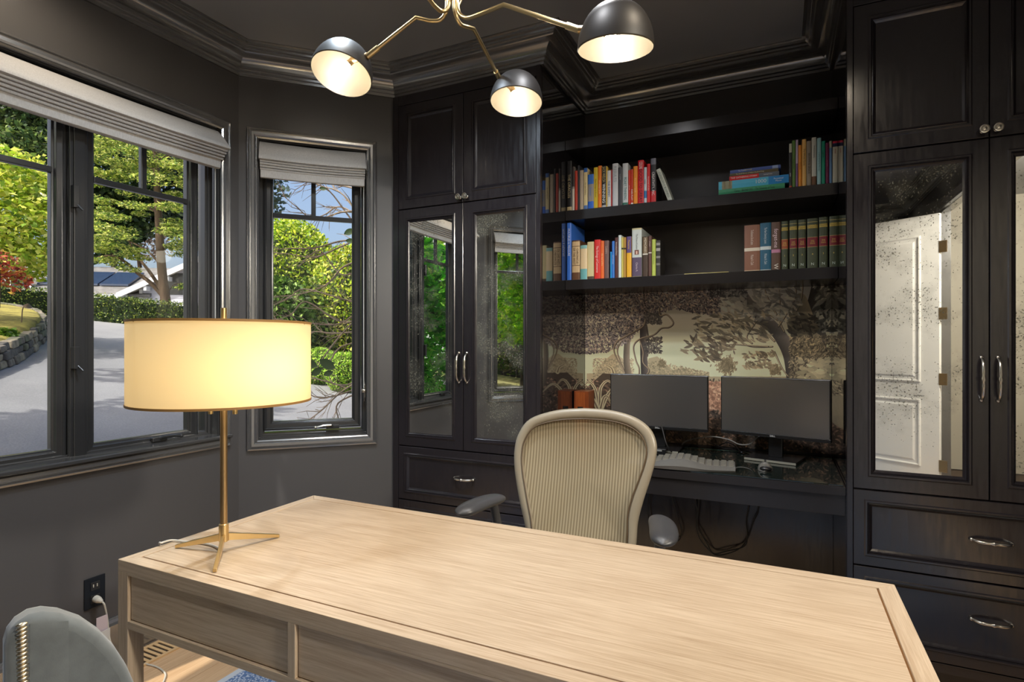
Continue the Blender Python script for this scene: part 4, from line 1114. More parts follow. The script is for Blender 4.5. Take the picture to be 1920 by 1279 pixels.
row([
    (398, 458, 268, (22, 18, 16), 'black book with gilt lettering, against the left side panel on the upper shelf', dict(text='THE ORACLES', tcol=(190, 170, 130), bands=((0.02, 0.09, (180, 160, 120)),))),
    (462, 490, 335, (150, 140, 130), 'thin dark and white book right of the black gilt one, upper shelf', dict(bands=((0.55, 1.0, (60, 50, 46)), (0.0, 0.5, (205, 196, 182))))),
    (495, 528, 385, (190, 62, 44), 'thin brick red book near the left end of the upper shelf', {}),
    (530, 553, 320, (48, 48, 52), 'thin dark grey book between the brick red and beige ones, upper shelf', {}),
    (555, 606, 378, (196, 180, 158), 'plain beige book near the left end of the upper shelf', {}),
    (607, 648, 352, (222, 202, 150), 'cream paperback with blue ends on the upper shelf', dict(bands=((0.9, 1.0, (48, 100, 176)), (0.0, 0.10, (84, 120, 178))), soft=True, text='the new history', tcol=(80, 60, 40), ts=0.4)),
    (652, 722, 428, (148, 140, 134), 'squat grey book with broad blue bands, upper shelf', dict(bands=((0.72, 1.0, (44, 104, 190)), (0.0, 0.22, (32, 96, 196))), text='Business', tcol=(70, 130, 200), ts=0.3)),
    (724, 772, 345, (214, 186, 30), 'yellow paperback with dark lettering on the upper shelf', dict(soft=True, text='First Things to Know', tcol=(120, 80, 20), ts=0.4)),
    (774, 818, 325, (240, 128, 18), 'orange book beside the yellow paperback, upper shelf', dict(text='the orange guide', tcol=(250, 220, 160), ts=0.4)),
    (820, 868, 330, (24, 22, 22), 'black book lettered WINNING in white capitals, upper shelf', dict(text='WINNING', tcol=(245, 245, 240), tz=0.34, tl=0.5, ts=0.75, text2=('JACK WELCH', 0.8, 0.34, (200, 180, 120)), bands=((0.0, 0.06, (190, 190, 190)),))),
    (869, 878, 330, (224, 186, 80), 'very thin golden book beside the black one lettered WINNING', {}),
    (880, 930, 382, (222, 222, 220), 'white book with blue lettering, right of the thin golden one', dict(text='THE SUMMIT', tcol=(50, 80, 150))),
    (932, 945, 372, (196, 34, 36), 'thin red book squeezed beside the white blue-lettered one, upper shelf', {}),
    (948, 1014, 297, (206, 208, 212), 'silver white book with faint lettering left of the dark grey one', dict(text='RESULTS', tcol=(150, 160, 170), tz=0.75, tl=0.4)),
    (1018, 1066, 345, (66, 66, 70), 'dark grey book between the two silver white ones, upper shelf', dict(text='on growth', tcol=(190, 190, 190), tz=0.75, tl=0.25, ts=0.25)),
    (1070, 1134, 295, (210, 214, 216), 'silver white book with teal lettering right of the dark grey one', dict(text='MONEY THINKING', tcol=(60, 130, 130), tz=0.4, tl=0.5, bands=((0.02, 0.07, (40, 110, 90)),))),
    (1138, 1166, 378, (206, 50, 30), 'thin scarlet book right of the teal-lettered white one', dict(text='plain talk', tcol=(240, 220, 200), ts=0.4)),
    (1168, 1197, 366, (206, 62, 34), 'vermilion book with white block capitals low on its spine', dict(text='FAIR PLAY', tcol=(245, 240, 230), tz=0.28, tl=0.45, ts=0.75, bands=((0.0, 0.06, (240, 236, 230)),))),
    (1199, 1248, 330, (240, 146, 24), 'amber orange book left of the tall red one, upper shelf', dict(text='the amber book', tcol=(255, 220, 140), ts=0.4)),
    (1254, 1322, 258, (216, 26, 40), 'tall red book lettered GOOD TO GREAT on the upper shelf', dict(text='GOOD TO GREAT', tcol=(70, 16, 20), tz=0.42, tl=0.68, ts=0.6, text2=('COLLINS', 0.88, 0.16, (245, 235, 230)))),
    (1326, 1360, 342, (206, 220, 228), 'thin pale blue white book right of the tall red one', dict(bands=((0.15, 0.35, (60, 130, 190)),), text='notes', tcol=(60, 60, 80), tz=0.6, tl=0.3)),
    (1362, 1404, 302, (222, 36, 38), 'red book with a few white words beside the pale blue one', dict(text='the power of why', tcol=(250, 220, 215), ts=0.42)),
    (1406, 1470, 236, (36, 32, 36), 'tall black and red book lettered CREATIVITY, INC. in white', dict(bands=((0.0, 0.26, (206, 32, 38)), (0.86, 1.0, (120, 120, 134))), text='CREATIVITY, INC.', tcol=(240, 235, 230), tz=0.42, tl=0.62, ts=0.5)),
], 1000, 260, 6.4, ZU, gU)
# leaning white book
xa = atY(1256, 500, 2.95).x; zl = 0.158
bk = book(xa - 0.014, xa + 0.008, ZU, ZU + zl + 0.02, (204, 208, 196), 'white book leaning against the black and red one, end of the left row', gU, y=2.95, depth=0.13, text='CONSCIOUS BUSINESS', tcol=(90, 110, 100), ts=0.5, tilt=-math.radians(20))
bk.location.z += 0.003; bk.location.x += 0.004
# lying stack at the right of the upper shelf
def flat(u0, u1, z0, z1, col, label, y=2.95, depth=0.21, text=None, tcol=W_, ts=0.7, tx=0.5, tw=0.6, blocks=(), extra=()):
    r = thing('book', ((u0 + u1) / 2, y, z0), label, 'book', 'books lying in the stack on the upper shelf')
    F = Fr((0, y, 0), (1, 0, 0), (0, 1, 0)); h = z1 - z0; t = min(0.0028, h * 0.16); w = u1 - u0
    prof = [(depth, z0), (0.001, z0), (0, z0 + h / 2), (0.001, z1), (depth, z1), (depth, z1 - t), (0.001 + t, z1 - t), (0.001 + t, z0 + t), (depth, z0 + t)]
    build('cover', MB().prism(prof, u0, u1, F, 'u'), cmat(col), r)
    build('pages', MB().box(u0 + 0.003, u1 - 0.003, 0.001 + t, depth - 0.004, z0 + t + 0.0002, z1 - t - 0.0002, F), M_page, r)
    for a, b, c in blocks:
        build('spine_band', MB().prism([(0.004, z0 + 0.0002), (0.0006, z0 + 0.0002), (-0.0004, z0 + h / 2), (0.0006, z1 - 0.0002), (0.004, z1 - 0.0002)], u0 + w * a, u0 + w * b, F, 'u'), cmat(c), r)
    for tx_, p, l, tc, k in ([(text, tx, tw, tcol, ts)] if text else []) + list(extra):
        lettering(tx_, h * k, cmat(tc, 0.6), r, (u0 + w * p, y - 0.0012, z0 + h / 2), (1, 0, 0), (0, 0, 1), fit=w * l)
    return r
def fx(cx): return atY(1300 + cx / 6.4, 350, 2.95).x
z = ZU
flat(fx(303), fx(1098), z, z + 0.028, (46, 150, 104), 'green book at the bottom of the lying stack, upper shelf', text='Cactus    Bell Hall 1912     The University of Texas', tcol=(12, 54, 40), ts=0.62, tx=0.55, tw=0.86)
flat(fx(303), fx(1146), z + 0.0283, z + 0.067, (78, 186, 220), 'thick light blue atlas lettered 1000 in the lying stack', blocks=((0.72, 1.0, (14, 136, 206)), (0.05, 0.2, (150, 150, 120)), (0.07, 0.10, (210, 200, 160)), (0.15, 0.18, (206, 190, 150))), text='1000', tcol=(226, 240, 244), ts=0.66, tx=0.61, tw=0.3, extra=[('Perpetual\nPlaces', 0.86, 0.2, (226, 240, 248), 0.28)])
z += 0.0673
flat(fx(432), fx(1030), z, z + 0.020, (216, 24, 30), 'red and grey book lettered THE GATHERING STORM in the lying stack', blocks=((0.60, 1.0, (94, 104, 116)),), text='THE GATHERING STORM', tcol=(246, 240, 236), ts=0.55, tx=0.30, tw=0.5, extra=[('WINSTON', 0.78, 0.2, (220, 220, 220), 0.4)], depth=0.17)
z += 0.0203
flat(fx(437), fx(1020), z, z + 0.014, (92, 84, 56), 'olive brown book in the lying stack, under the blue one on top', text='The Life & Memoir of William Bradford Craig', tcol=(220, 214, 190), ts=0.6, tx=0.42, tw=0.76, depth=0.17)
z += 0.0143
flat(fx(441), fx(1048), z, z + 0.015, (72, 96, 168), 'slate blue book on top of the lying stack', blocks=((0.84, 0.95, (150, 170, 210)),), text='The Tale of', tcol=(220, 226, 240), ts=0.6, tx=0.24, tw=0.2, extra=[('FORTUNE', 0.36, 0.14, (230, 214, 90), 0.6)], depth=0.17)
row([
    (1150, 1182, 188, (40, 40, 42), 'curling cream and black paperback, left end of the right-hand row', dict(bands=((0.80, 1.0, (206, 206, 184)), (0.0, 0.05, (200, 70, 40))), soft=True, text='anno', tcol=(230, 230, 230), tz=0.3, tl=0.3)),
    (1184, 1226, 150, (92, 130, 54), 'grass green book in the right-hand row of the upper shelf', dict(text='the green year', tcol=(40, 66, 24), ts=0.4)),
    (1229, 1258, 142, (196, 178, 206), 'thin lavender book beside the grass green one', dict(bands=((0.0, 0.5, (126, 92, 140)),))),
    (1261, 1300, 205, (232, 148, 44), 'short orange book beside the lavender one', dict(text='first words', tcol=(150, 84, 20), ts=0.4)),
    (1304, 1355, 134, (228, 182, 104), 'sand yellow book with dark lettering in the right-hand row', dict(text='The Whole Guide', tcol=(70, 50, 20), tz=0.62, tl=0.5, ts=0.45)),
    (1360, 1416, 155, (150, 140, 124), 'taupe book with vertical dark capitals in the right-hand row', dict(text='BROWN & GRACE', tcol=(50, 44, 40), ts=0.45)),
    (1421, 1478, 112, (206, 206, 192), 'tall off-white book lettered PARENTING, its foot brown', dict(bands=((0.0, 0.19, (112, 76, 48)),), text='PARENTING', tcol=(120, 130, 130), tz=0.70, tl=0.4, ts=0.4)),
    (1486, 1534, 118, (164, 208, 212), 'pale aqua book right of the one lettered PARENTING', dict(text='a quiet house by the sea', tcol=(50, 110, 120), ts=0.4)),
    (1537, 1584, 156, (30, 160, 126), 'emerald green book right of the pale aqua one', dict(text='Lagoon', tcol=(10, 70, 56), tz=0.7, tl=0.4, ts=0.5)),
    (1588, 1629, 176, (112, 22, 70), 'maroon book near the right end of the upper shelf', dict(text='red letters', tcol=(180, 100, 130), ts=0.4)),
    (1633, 1666, 155, (104, 144, 186), 'thin grey blue book near the right end of the upper shelf', dict(bands=((0.84, 1.0, (186, 184, 160)),))),
    (1672, 1738, 157, (212, 208, 186), 'ivory book with a red and navy head, against the right side panel', dict(bands=((0.95, 1.0, (206, 44, 74)), (0.87, 0.949, (24, 34, 74))), text='essays', tcol=(170, 60, 60), tz=0.76, tl=0.2, ts=0.3)),
], 1300, 240, 6.4, ZU, gR)
row([
    (397, 452, 178, (58, 112, 206), 'tall blue book lettered MULTIPLES at the left end of the lower shelf', dict(text='MULTIPLES & MEASURE', tcol=(226, 232, 244), tz=0.66, tl=0.5, ts=0.5, depth=0.24)),
    (462, 556, 388, (98, 66, 46), 'thick brown book with a large beige label, lower shelf', dict(bands=((0.19, 0.36, (206, 178, 138)), (0.375, 0.84, (206, 180, 140)), (0.855, 0.97, (206, 178, 138))), text='CHRONICLE\nOF THE WEST', tcol=(80, 50, 30), tz=0.6, tl=0.42, ts=0.3)),
    (563, 642, 447, (224, 200, 160), 'cream book with teal head and foot, lower shelf', dict(bands=((0.0, 0.31, (110, 174, 178)), (0.9, 1.0, (130, 180, 180))))),
    (647, 726, 405, (200, 184, 136), 'thick plain olive cream book with a dark foot, lower shelf', dict(bands=((0.0, 0.08, (74, 58, 44)),))),
    (731, 803, 380, (206, 36, 30), 'thick red book with white lettering on the lower shelf', dict(text='The Ecology of Commerce', tcol=(240, 210, 200), ts=0.4)),
    (805, 846, 394, (226, 104, 40), 'flame orange book beside the thick red one, lower shelf', dict(text='the soul of fire', tcol=(250, 210, 150), ts=0.45)),
    (851, 902, 390, (108, 80, 76), 'mauve brown book right of the flame orange one', dict(text='Letters', tcol=(200, 180, 170), tz=0.75, tl=0.35, ts=0.45)),
    (921, 940, 525, (40, 150, 214), 'very short bright blue book on the lower shelf', {}),
    (942, 974, 397, (62, 122, 204), 'blue book behind the very short one, lower shelf', dict(text='mid summer', tcol=(200, 220, 240), ts=0.5)),
    (977, 1016, 354, (82, 40, 36), 'dark red brown book with a white caption, lower shelf', dict(text='Homeland Diary', tcol=(230, 220, 210), tz=0.72, tl=0.4, ts=0.45)),
    (1020, 1054, 326, (216, 226, 224), 'tall thin white book in the middle of the left row, lower shelf', {}),
    (1056, 1080, 352, (206, 192, 96), 'thin yellow book with a black stripe, lower shelf', dict(bands=((0.70, 0.74, (40, 36, 30)),))),
    (1082, 1110, 352, (190, 148, 74), 'thin golden brown book beside the yellow one, lower shelf', dict(bands=((0.70, 0.74, (40, 36, 30)),))),
    (1118, 1174, 342, (236, 178, 44), 'book half purple and half golden yellow, lower shelf', dict(bands=((0.60, 1.0, (92, 72, 128)),), text='Pleasures', tcol=(230, 180, 80), tz=0.8, tl=0.3, ts=0.45)),
    (1184, 1298, 242, (206, 214, 210), 'tall thick grey and purple volume with a small portrait on its spine', dict(bands=((0.0, 0.40, (92, 78, 104)), (0.97, 1.0, (206, 196, 150)), (0.0, 0.015, (214, 206, 160))), text='The Prime of Letters', tcol=(90, 96, 100), tz=0.72, tl=0.42, ts=0.22, text2=('Charles R.', 0.2, 0.26, (206, 190, 200)), dy=0.0, depth=0.24)),
    (1310, 1374, 342, (74, 56, 44), 'dark brown book with a white band, right of the tall grey volume', dict(bands=((0.545, 0.575, (230, 226, 214)), (0.575, 0.98, (110, 88, 62))), text='MEMORIES', tcol=(226, 214, 190), tz=0.78, tl=0.36, ts=0.45)),
    (1379, 1418, 333, (100, 70, 62), 'slim brown book with a white band, left of the lime green one', dict(bands=((0.565, 0.59, (230, 226, 214)),), text='of sand', tcol=(220, 200, 190), tz=0.8, tl=0.3, ts=0.4)),
    (1423, 1466, 376, (190, 206, 96), 'lime green book near the end of the left row, lower shelf', dict(text='Joy in the Ordinary', tcol=(110, 120, 50), ts=0.35)),
    (1470, 1522, 388, (52, 50, 50), 'black and white marbled book ending the left row, lower shelf', dict(bands=((0.70, 0.78, (170, 168, 164)), (0.5, 0.56, (140, 138, 134)), (0.3, 0.36, (120, 118, 112)), (0.86, 0.93, (150, 148, 142))))),
], 1000, 390, 6.4, ZL, gL)
# small portrait plate on the tall grey volume
_v = [o for o in COL.objects if o.get('label', '').startswith('tall thick grey and purple')][0]
c0 = atY(1000 + 1241 / 6.4, 390 + 532 / 6.4, YS)
pl = build('portrait_plate', MB().box(c0.x - 0.011, c0.x + 0.011, YS - 0.0012, YS - 0.0006, c0.z - 0.012, c0.z + 0.012), cmat((120, 70, 60)), _v)
build('portrait_figure', MB().box(c0.x - 0.004, c0.x + 0.004, YS - 0.0016, YS - 0.0012, c0.z - 0.010, c0.z + 0.006), cmat((226, 190, 170)), pl)
# flat yellow pad on the lower shelf
p0 = atY(1283, 512, 2.955); p1 = atY(1366, 508, 2.955)
r = thing('notepad', ((p0.x + p1.x) / 2, 2.955, ZL), 'thin pale yellow pad lying flat in the gap of the lower shelf', 'notepad')
build('sheets', MB().box(p0.x, p1.x, 2.955, 3.13, ZL, ZL + 0.005), cmat((222, 204, 120)), r)
build('backing', MB().box(p0.x, p1.x, 2.954, 3.131, ZL - 0.0, ZL + 0.001), cmat((120, 100, 60)), r)
GW = (206, 184, 110)
items = [
    (612, 798, 268, (140, 96, 76), 'thick copper brown book with a white band, left end of the right-hand row', dict(bands=((0.435, 0.505, (228, 216, 196)), (0.0, 0.02, (220, 200, 170))), text='The Bohemian Life and Letters', tcol=(230, 214, 200), tz=0.73, tl=0.42, ts=0.2, text2=('Michael A. Clark', 0.24, 0.3, (230, 214, 200)), dy=0.0)),
    (802, 932, 242, (32, 92, 120), 'teal blue book with a white band, second in the right-hand row', dict(bands=((0.435, 0.505, (210, 220, 220)), (0.0, 0.02, (200, 210, 210))), text='The New University Lessons', tcol=(206, 220, 226), tz=0.73, tl=0.42, ts=0.26, text2=('Michael A. Clark', 0.24, 0.3, (206, 220, 226)), dy=0.0)),
    (937, 1046, 233, (92, 68, 56), 'brown book with handwritten title and pink flower', dict(text='forget-me', tcol=(226, 200, 206), tz=0.66, tl=0.5, ts=0.5, bands=((0.36, 0.43, (190, 130, 160)),), text2=('W', 0.07, 0.1, (230, 226, 214)), dy=0.0)),
]
for i, (a, b, t) in enumerate(((1058, 1136, 222), (1154, 1246, 210), (1260, 1350, 203), (1367, 1494, 188), (1510, 1612, 172), (1634, 1736, 160))):
    nth = ('first', 'second', 'third', 'fourth', 'fifth', 'sixth')[i]
    red = (150, 74, 44) if i == 0 else (116, 28, 40)
    items.append((a, b, t, (62, 70, 50), 'dark green volume with red label, %s of six counting from the flower book' % nth, dict(bands=((0.43, 0.62, red), (0.425, 0.43, GW), (0.62, 0.625, GW), (0.80, 0.87, (150, 130, 60)), (0.925, 0.932, GW)), text=None, dy=0.0, depth=0.19)))
row(items, 1300, 380, 6.4, ZL, gE)
for o in [o for o in COL.objects if o.get('label', '').startswith('dark green volume')]:
    n = ('first', 'second', 'third', 'fourth', 'fifth', 'sixth').index(o['label'].split(', ')[1].split()[0])
    b = o.location; hh = 0.20
    ch = [c for c in o.children if c.name.startswith('cover')][0]
    zz = [v.co.z for v in ch.data.vertices]; hh = max(zz); xs = [v.co.x for v in ch.data.vertices]; ww = max(xs) - min(xs)
    for tx, zf, s in (('GREAT\nBOOKS', 0.835, 0.009), ('Lives\nof the\nOthers', 0.525, 0.007), (str(n + 1), 0.28, 0.011), ('N', 0.08, 0.017)):
        lettering(tx, s, cmat((222, 196, 96) if tx != 'N' else (190, 206, 196), 0.5), o, (b.x, b.y - 0.0014, b.z + hh * zf), (1, 0, 0), (0, 0, 1), fit=ww * 0.85)

# ------------------------------------------------------------------ engraved landscape mural (flat print on the back of the niche)
def mural():
    YM = YB - 0.0035
    X0, X1, Z0, Z1 = NL + 0.003, NR - 0.003, 0.766, 1.620
    W, H = 1100, 720
    img = np.zeros((H, W, 3), np.float32)
    rs = np.random.RandomState(5)
    def m(u, v):
        p = atY(u, v, YM)
        return ((p.x - X0) / (X1 - X0) * W, (Z1 - p.z) / (Z1 - Z0) * H)
    S = W / 465.0
    yy, xx = np.mgrid[0:H, 0:W].astype(np.float32)
    t = np.clip(yy / H / 0.50, 0, 1)[..., None]
    img[:] = (1 - t) * np.array([168, 166, 160]) / 255 + t * np.array([222, 200, 160]) / 255
    img *= 1 + 0.012 * rs.randn(H, W, 1).astype(np.float32)
    def blob(cx, cy, a, b, th, col, al=1.0):
        R = int(max(a, b) + 2)
        x0, x1 = max(0, int(cx) - R), min(W, int(cx) + R + 1); y0, y1 = max(0, int(cy) - R), min(H, int(cy) + R + 1)
        if x0 >= x1 or y0 >= y1: return
        X = xx[y0:y1, x0:x1] - cx; Y = yy[y0:y1, x0:x1] - cy
        c, s = math.cos(th), math.sin(th)
        p = (X * c + Y * s) / a; q = (-X * s + Y * c) / b
        # pointed leaf: width falls to nothing at both ends
        d = np.abs(q) - np.clip(1 - p * p, 0, 1)
        k = (np.clip(0.5 - d * b, 0, 1) * (np.abs(p) < 1) * al)[..., None]
        img[y0:y1, x0:x1] = img[y0:y1, x0:x1] * (1 - k) + np.array(col, np.float32) / 255 * k
    def stroke(px, w0, w1, col, al=1.0, hatch=0):
        P = [m(*p) for p in px]
        L = [Vector((p[0], p[1], 0)) for p in P]
        Q = smooth_path(L, 14) if len(L) > 2 else [L[0].lerp(L[1], i / 14) for i in range(15)]
        n = len(Q)
        for i in range(n - 1):
            a, b = Q[i], Q[i + 1]; w = (w0 + (w1 - w0) * i / n) * S / 2
            R = int(w + 3)
            x0, x1 = max(0, int(min(a.x, b.x)) - R), min(W, int(max(a.x, b.x)) + R + 1); y0, y1 = max(0, int(min(a.y, b.y)) - R), min(H, int(max(a.y, b.y)) + R + 1)
            if x0 >= x1 or y0 >= y1: continue
            X = xx[y0:y1, x0:x1] - a.x; Y = yy[y0:y1, x0:x1] - a.y
            d = b - a; l2 = max(1e-6, d.x ** 2 + d.y ** 2)
            tt = np.clip((X * d.x + Y * d.y) / l2, 0, 1)
            ox = X - tt * d.x; oy = Y - tt * d.y
            D = np.sqrt(ox ** 2 + oy ** 2)
            sd = (ox * d.y - oy * d.x) / math.sqrt(l2) / max(w, 0.5)     # -1..1 across
            k = (np.clip(w - D + 0.5, 0, 1) * al)[..., None]
            shade = 1 + (0.32 * sd if hatch else 0)
            if hatch: shade = shade * (0.88 + 0.24 * (np.sin((X + a.x) * 1.1 + (Y + a.y) * 1.7) > 0))
            c = np.array(col, np.float32) / 255 * (shade[..., None] if hatch else 1)
            img[y0:y1, x0:x1] = img[y0:y1, x0:x1] * (1 - k) + c * k
    def poly(px, col, al=1.0):
        P = np.array([m(*p) for p in px]); ins = np.zeros((H, W), bool)
        n = len(P)
        for i in range(n):
            x1_, y1_ = P[i]; x2_, y2_ = P[(i + 1) % n]
            if y1_ == y2_: continue
            c = ((yy < y1_) != (yy < y2_)) & (xx < (x2_ - x1_) * (yy - y1_) / (y2_ - y1_) + x1_)
            ins ^= c
        k = ins[..., None] * al
        img[:] = img * (1 - k) + np.array(col) / 255 * k
    def leaves(n, reg, size, asp, c0, c1, th, sp, al=0.95):
        for _ in range(n):
            u, v = reg()
            x, y = m(u, v); f = rs.rand() ** 1.3
            col = np.array(c0) * (1 - f) + np.array(c1) * f
            s = size * S * (0.6 + 0.8 * rs.rand())
            blob(x, y, s, s * asp, th + sp * rs.randn(), col, al)
    U = lambda a, b: a + (b - a) * rs.rand()
    # hills and far bank
    poly([(1118, 700), (1130, 678), (1148, 664), (1160, 666), (1176, 682), (1190, 705), (1190, 720), (1100, 720), (1100, 700)], (168, 152, 122))
    poly([(1205, 705), (1216, 672), (1232, 668), (1250, 684), (1262, 694), (1282, 690), (1300, 698), (1330, 706), (1562, 706), (1562, 730), (1205, 730)], (160, 146, 116))
    leaves(700, lambda: (U(1112, 1188), U(672, 706)), 2.0, 0.5, (120, 108, 86), (196, 180, 146), 0.4, 0.8, 0.7)
    leaves(900, lambda: (lambda u: (u, U(676 + 0.22 * abs(u - 1228), 712)))(U(1208, 1330)), 2.0, 0.5, (112, 102, 80), (190, 172, 138), 0.3, 0.8, 0.7)
    # dark undergrowth along the bottom
    poly([(1090, 735), (1130, 700), (1330, 712), (1340, 716), (1570, 706), (1570, 860), (1090, 860)], (64, 52, 44), 0.9)
    leaves(4200, lambda: (U(1092, 1568), U(712, 850)), 3.2, 0.35, (30, 25, 24), (190, 150, 122), 0.6, 1.0, 0.8)
    leaves(500, lambda: (U(1326, 1356), U(716, 770)), 3.0, 0.6, (120, 84, 66), (216, 170, 138), 0.6, 1.0, 0.85)
    # trunks of the left trees
    stroke([(1212, 528), (1210, 570), (1206, 620), (1209, 720)], 12, 15, (70, 62, 58), 1, 1)
    stroke([(1182, 600), (1176, 640), (1175, 680), (1182, 725)], 11, 15, (104, 92, 78), 1, 1)
    stroke([(1210, 600), (1216, 640), (1214, 668)], 4, 2, (80, 70, 62))
    # left canopy
    def can():
        while True:
            u = U(1094, 1350); lim = np.interp(u, [1094, 1140, 1180, 1205, 1235, 1262, 1300, 1350], [664, 660, 640, 610, 590, 578, 586, 592])
            v = U(520, 664)
            if v < lim: return u, v
    leaves(5200, can, 3.0, 0.36, (52, 46, 52), (150, 136, 130), 0.9, 0.9)
    leaves(1500, lambda: (lambda p: p)(can()), 2.6, 0.34, (120, 104, 96), (222, 200, 172), 0.9, 0.9, 0.8)
    leaves(420, lambda: (U(1208, 1240), U(588, 608) if rs.rand() < .5 else U(632, 662)), 3.0, 0.4, (50, 46, 44), (110, 100, 90), 0.5, 0.8)
    # vines
    vn = (148, 130, 106); vd = (72, 60, 52)
    for c, o in ((vd, 0), (vn, -0.8)):
        w = 3.0 if o == 0 else 1.6
        q = lambda L: [(a + o, b + o) for a, b in L]
        stroke(q([(1236, 578), (1238, 592), (1250, 590), (1260, 600), (1262, 608), (1254, 614), (1240, 616), (1226, 628), (1200, 636), (1188, 650), (1192, 675), (1198, 690), (1198, 705)]), w, w, c)
        stroke(q([(1210, 600), (1206, 612), (1190, 622), (1172, 632), (1158, 640), (1151, 655), (1156, 672), (1164, 685), (1172, 702)]), w, w, c)
        stroke(q([(1164, 642), (1158, 655), (1160, 670), (1172, 700)]), w * .8, w * .8, c)
        stroke(q([(1200, 640), (1206, 660), (1206, 680), (1217, 694), (1212, 704)]), w, w, c)
    # far little trees
    for cx, cy, rr in ((1362, 690, 13), (1452, 696, 8), (1241, 683, 5)):
        leaves(int(60 * rr), lambda: (cx + rr * 0.55 * rs.randn(), cy - rr * 0.4 + rr * 0.5 * rs.randn()), 2.4, 0.4, (92, 82, 62), (150, 134, 104), -1.2, 0.5, 0.75)
    # right-hand trees
    stroke([(1378, 518), (1388, 545), (1408, 575), (1440, 605), (1464, 632), (1482, 668), (1490, 720)], 16, 26, (84, 78, 74), 1, 1)
    stroke([(1538, 518), (1530, 560), (1522, 600), (1530, 640), (1512, 690), (1490, 740)], 20, 44, (74, 68, 62), 1, 1)
    stroke([(1500, 560), (1505, 600), (1512, 650), (1520, 700), (1520, 760)], 20, 90, (122, 112, 92), 0.85, 1)
    leaves(1600, lambda: (U(1480, 1562), U(630, 740)), 3.4, 0.25, (50, 44, 40), (206, 188, 148), -1.0, 0.6, 0.8)
    leaves(60, lambda: (U(1500, 1560), U(672, 712)), 7, 0.5, (150, 140, 112), (214, 198, 160), 0.2, 0.4, 0.9)
    for L in ([(1470, 622), (1462, 600), (1462, 560), (1458, 524)], [(1460, 612), (1480, 580), (1492, 552), (1490, 522)], [(1458, 600), (1440, 590), (1410, 592), (1392, 602), (1350, 596), (1330, 592)], [(1448, 650), (1410, 650), (1390, 640), (1384, 620)], [(1452, 640), (1430, 622), (1400, 616), (1386, 608)], [(1440, 650), (1406, 648), (1370, 646), (1320, 652)], [(1456, 590), (1440, 560), (1430, 530)], [(1452, 660), (1466, 690), (1478, 706)], [(1410, 644), (1400, 632), (1412, 612), (1424, 596)], [(1480, 600), (1500, 570), (1506, 530)]):
        stroke(L, 3.2, 2.0, (70, 62, 54)); stroke([(a - .6, b - .6) for a, b in L], 1.3, 0.8, (190, 174, 142))
    leaves(260, lambda: (U(1350, 1500), U(528, 600)), 7.5, 0.30, (96, 92, 86), (206, 200, 184), 0.35, 0.6, 0.8)
    leaves(150, lambda: (U(1300, 1440), U(588, 640)), 8.0, 0.27, (74, 68, 60), (176, 162, 132), 0.45, 0.5, 0.85)
    leaves(70, lambda: (U(1282, 1380), U(634, 662)), 8.0, 0.27, (70, 62, 54), (150, 134, 106), 0.6, 0.5, 0.9)
    leaves(26, lambda: (U(1306, 1350), U(660, 676)), 8, 0.3, (70, 62, 52), (140, 124, 96), 0.5, 0.5, 0.95)
    leaves(90, lambda: (U(1395, 1450), U(660, 690)), 5, 0.35, (80, 72, 58), (170, 152, 120), 0.5, 0.7, 0.9)
    leaves(700, lambda: (U(1330, 1400), U(522, 556)), 3.4, 0.35, (50, 48, 50), (160, 156, 148), 0.8, 0.8, 0.9)
    leaves(240, lambda: (U(1530, 1566), U(530, 620)), 8, 0.3, (40, 40, 38), (200, 196, 180), -0.9, 0.6, 0.9)
    leaves(120, lambda: (U(1480, 1530), U(590, 625)), 7, 0.34, (44, 40, 36), (120, 110, 90), 0.5, 0.6, 0.9)
    # agave and ferns bottom left
    for L in ([(1122, 760), (1116, 730), (1104, 716), (1094, 726)], [(1124, 760), (1126, 728), (1140, 714), (1154, 730)], [(1128, 765), (1142, 736), (1160, 724), (1182, 742)], [(1120, 765), (1108, 742), (1098, 745), (1092, 760)], [(1126, 765), (1132, 745), (1140, 745), (1150, 770)], [(1150, 700), (1146, 690), (1136, 684)]):
        stroke(L, 9, 1.5, (206, 182, 148)); stroke(L, 3, 0.8, (110, 92, 74))
    img2 = np.clip(img * 1.28 + 0.04, 0, 1)
    px = np.ones((H, W, 4), np.float32); px[..., :3] = img2[::-1]
    im = bpy.data.images.new('engraved_landscape_print', W, H)
    im.pixels.foreach_set(px.ravel()); im.update(); im.pack()
    mt = bpy.data.materials.new('engraved_landscape_print'); mt.use_nodes = True
    nt = mt.node_tree; p = nt.nodes['Principled BSDF']
    tx = N(nt, 'ShaderNodeTexImage'); tx.image = im
    nt.links.new(tx.outputs[0], p.inputs['Base Color']); p.inputs['Roughness'].default_value = 0.55
    mb = MB().box(X0, X1, YM, YB - 0.0005, Z0, Z1)
    o = build('wall_mural', mb, mt, label='engraved forest landscape wallpaper on the back of the niche above the monitors', cat='mural', recalc=True)
    uv = o.data.uv_layers.new(name='UVMap'); b = BASE[o.name]
    for lp in o.data.loops:
        c = o.data.vertices[lp.vertex_index].co + b
        uv.data[lp.index].uv = ((c.x - X0) / (X1 - X0), (c.z - Z0) / (Z1 - Z0))
mural()
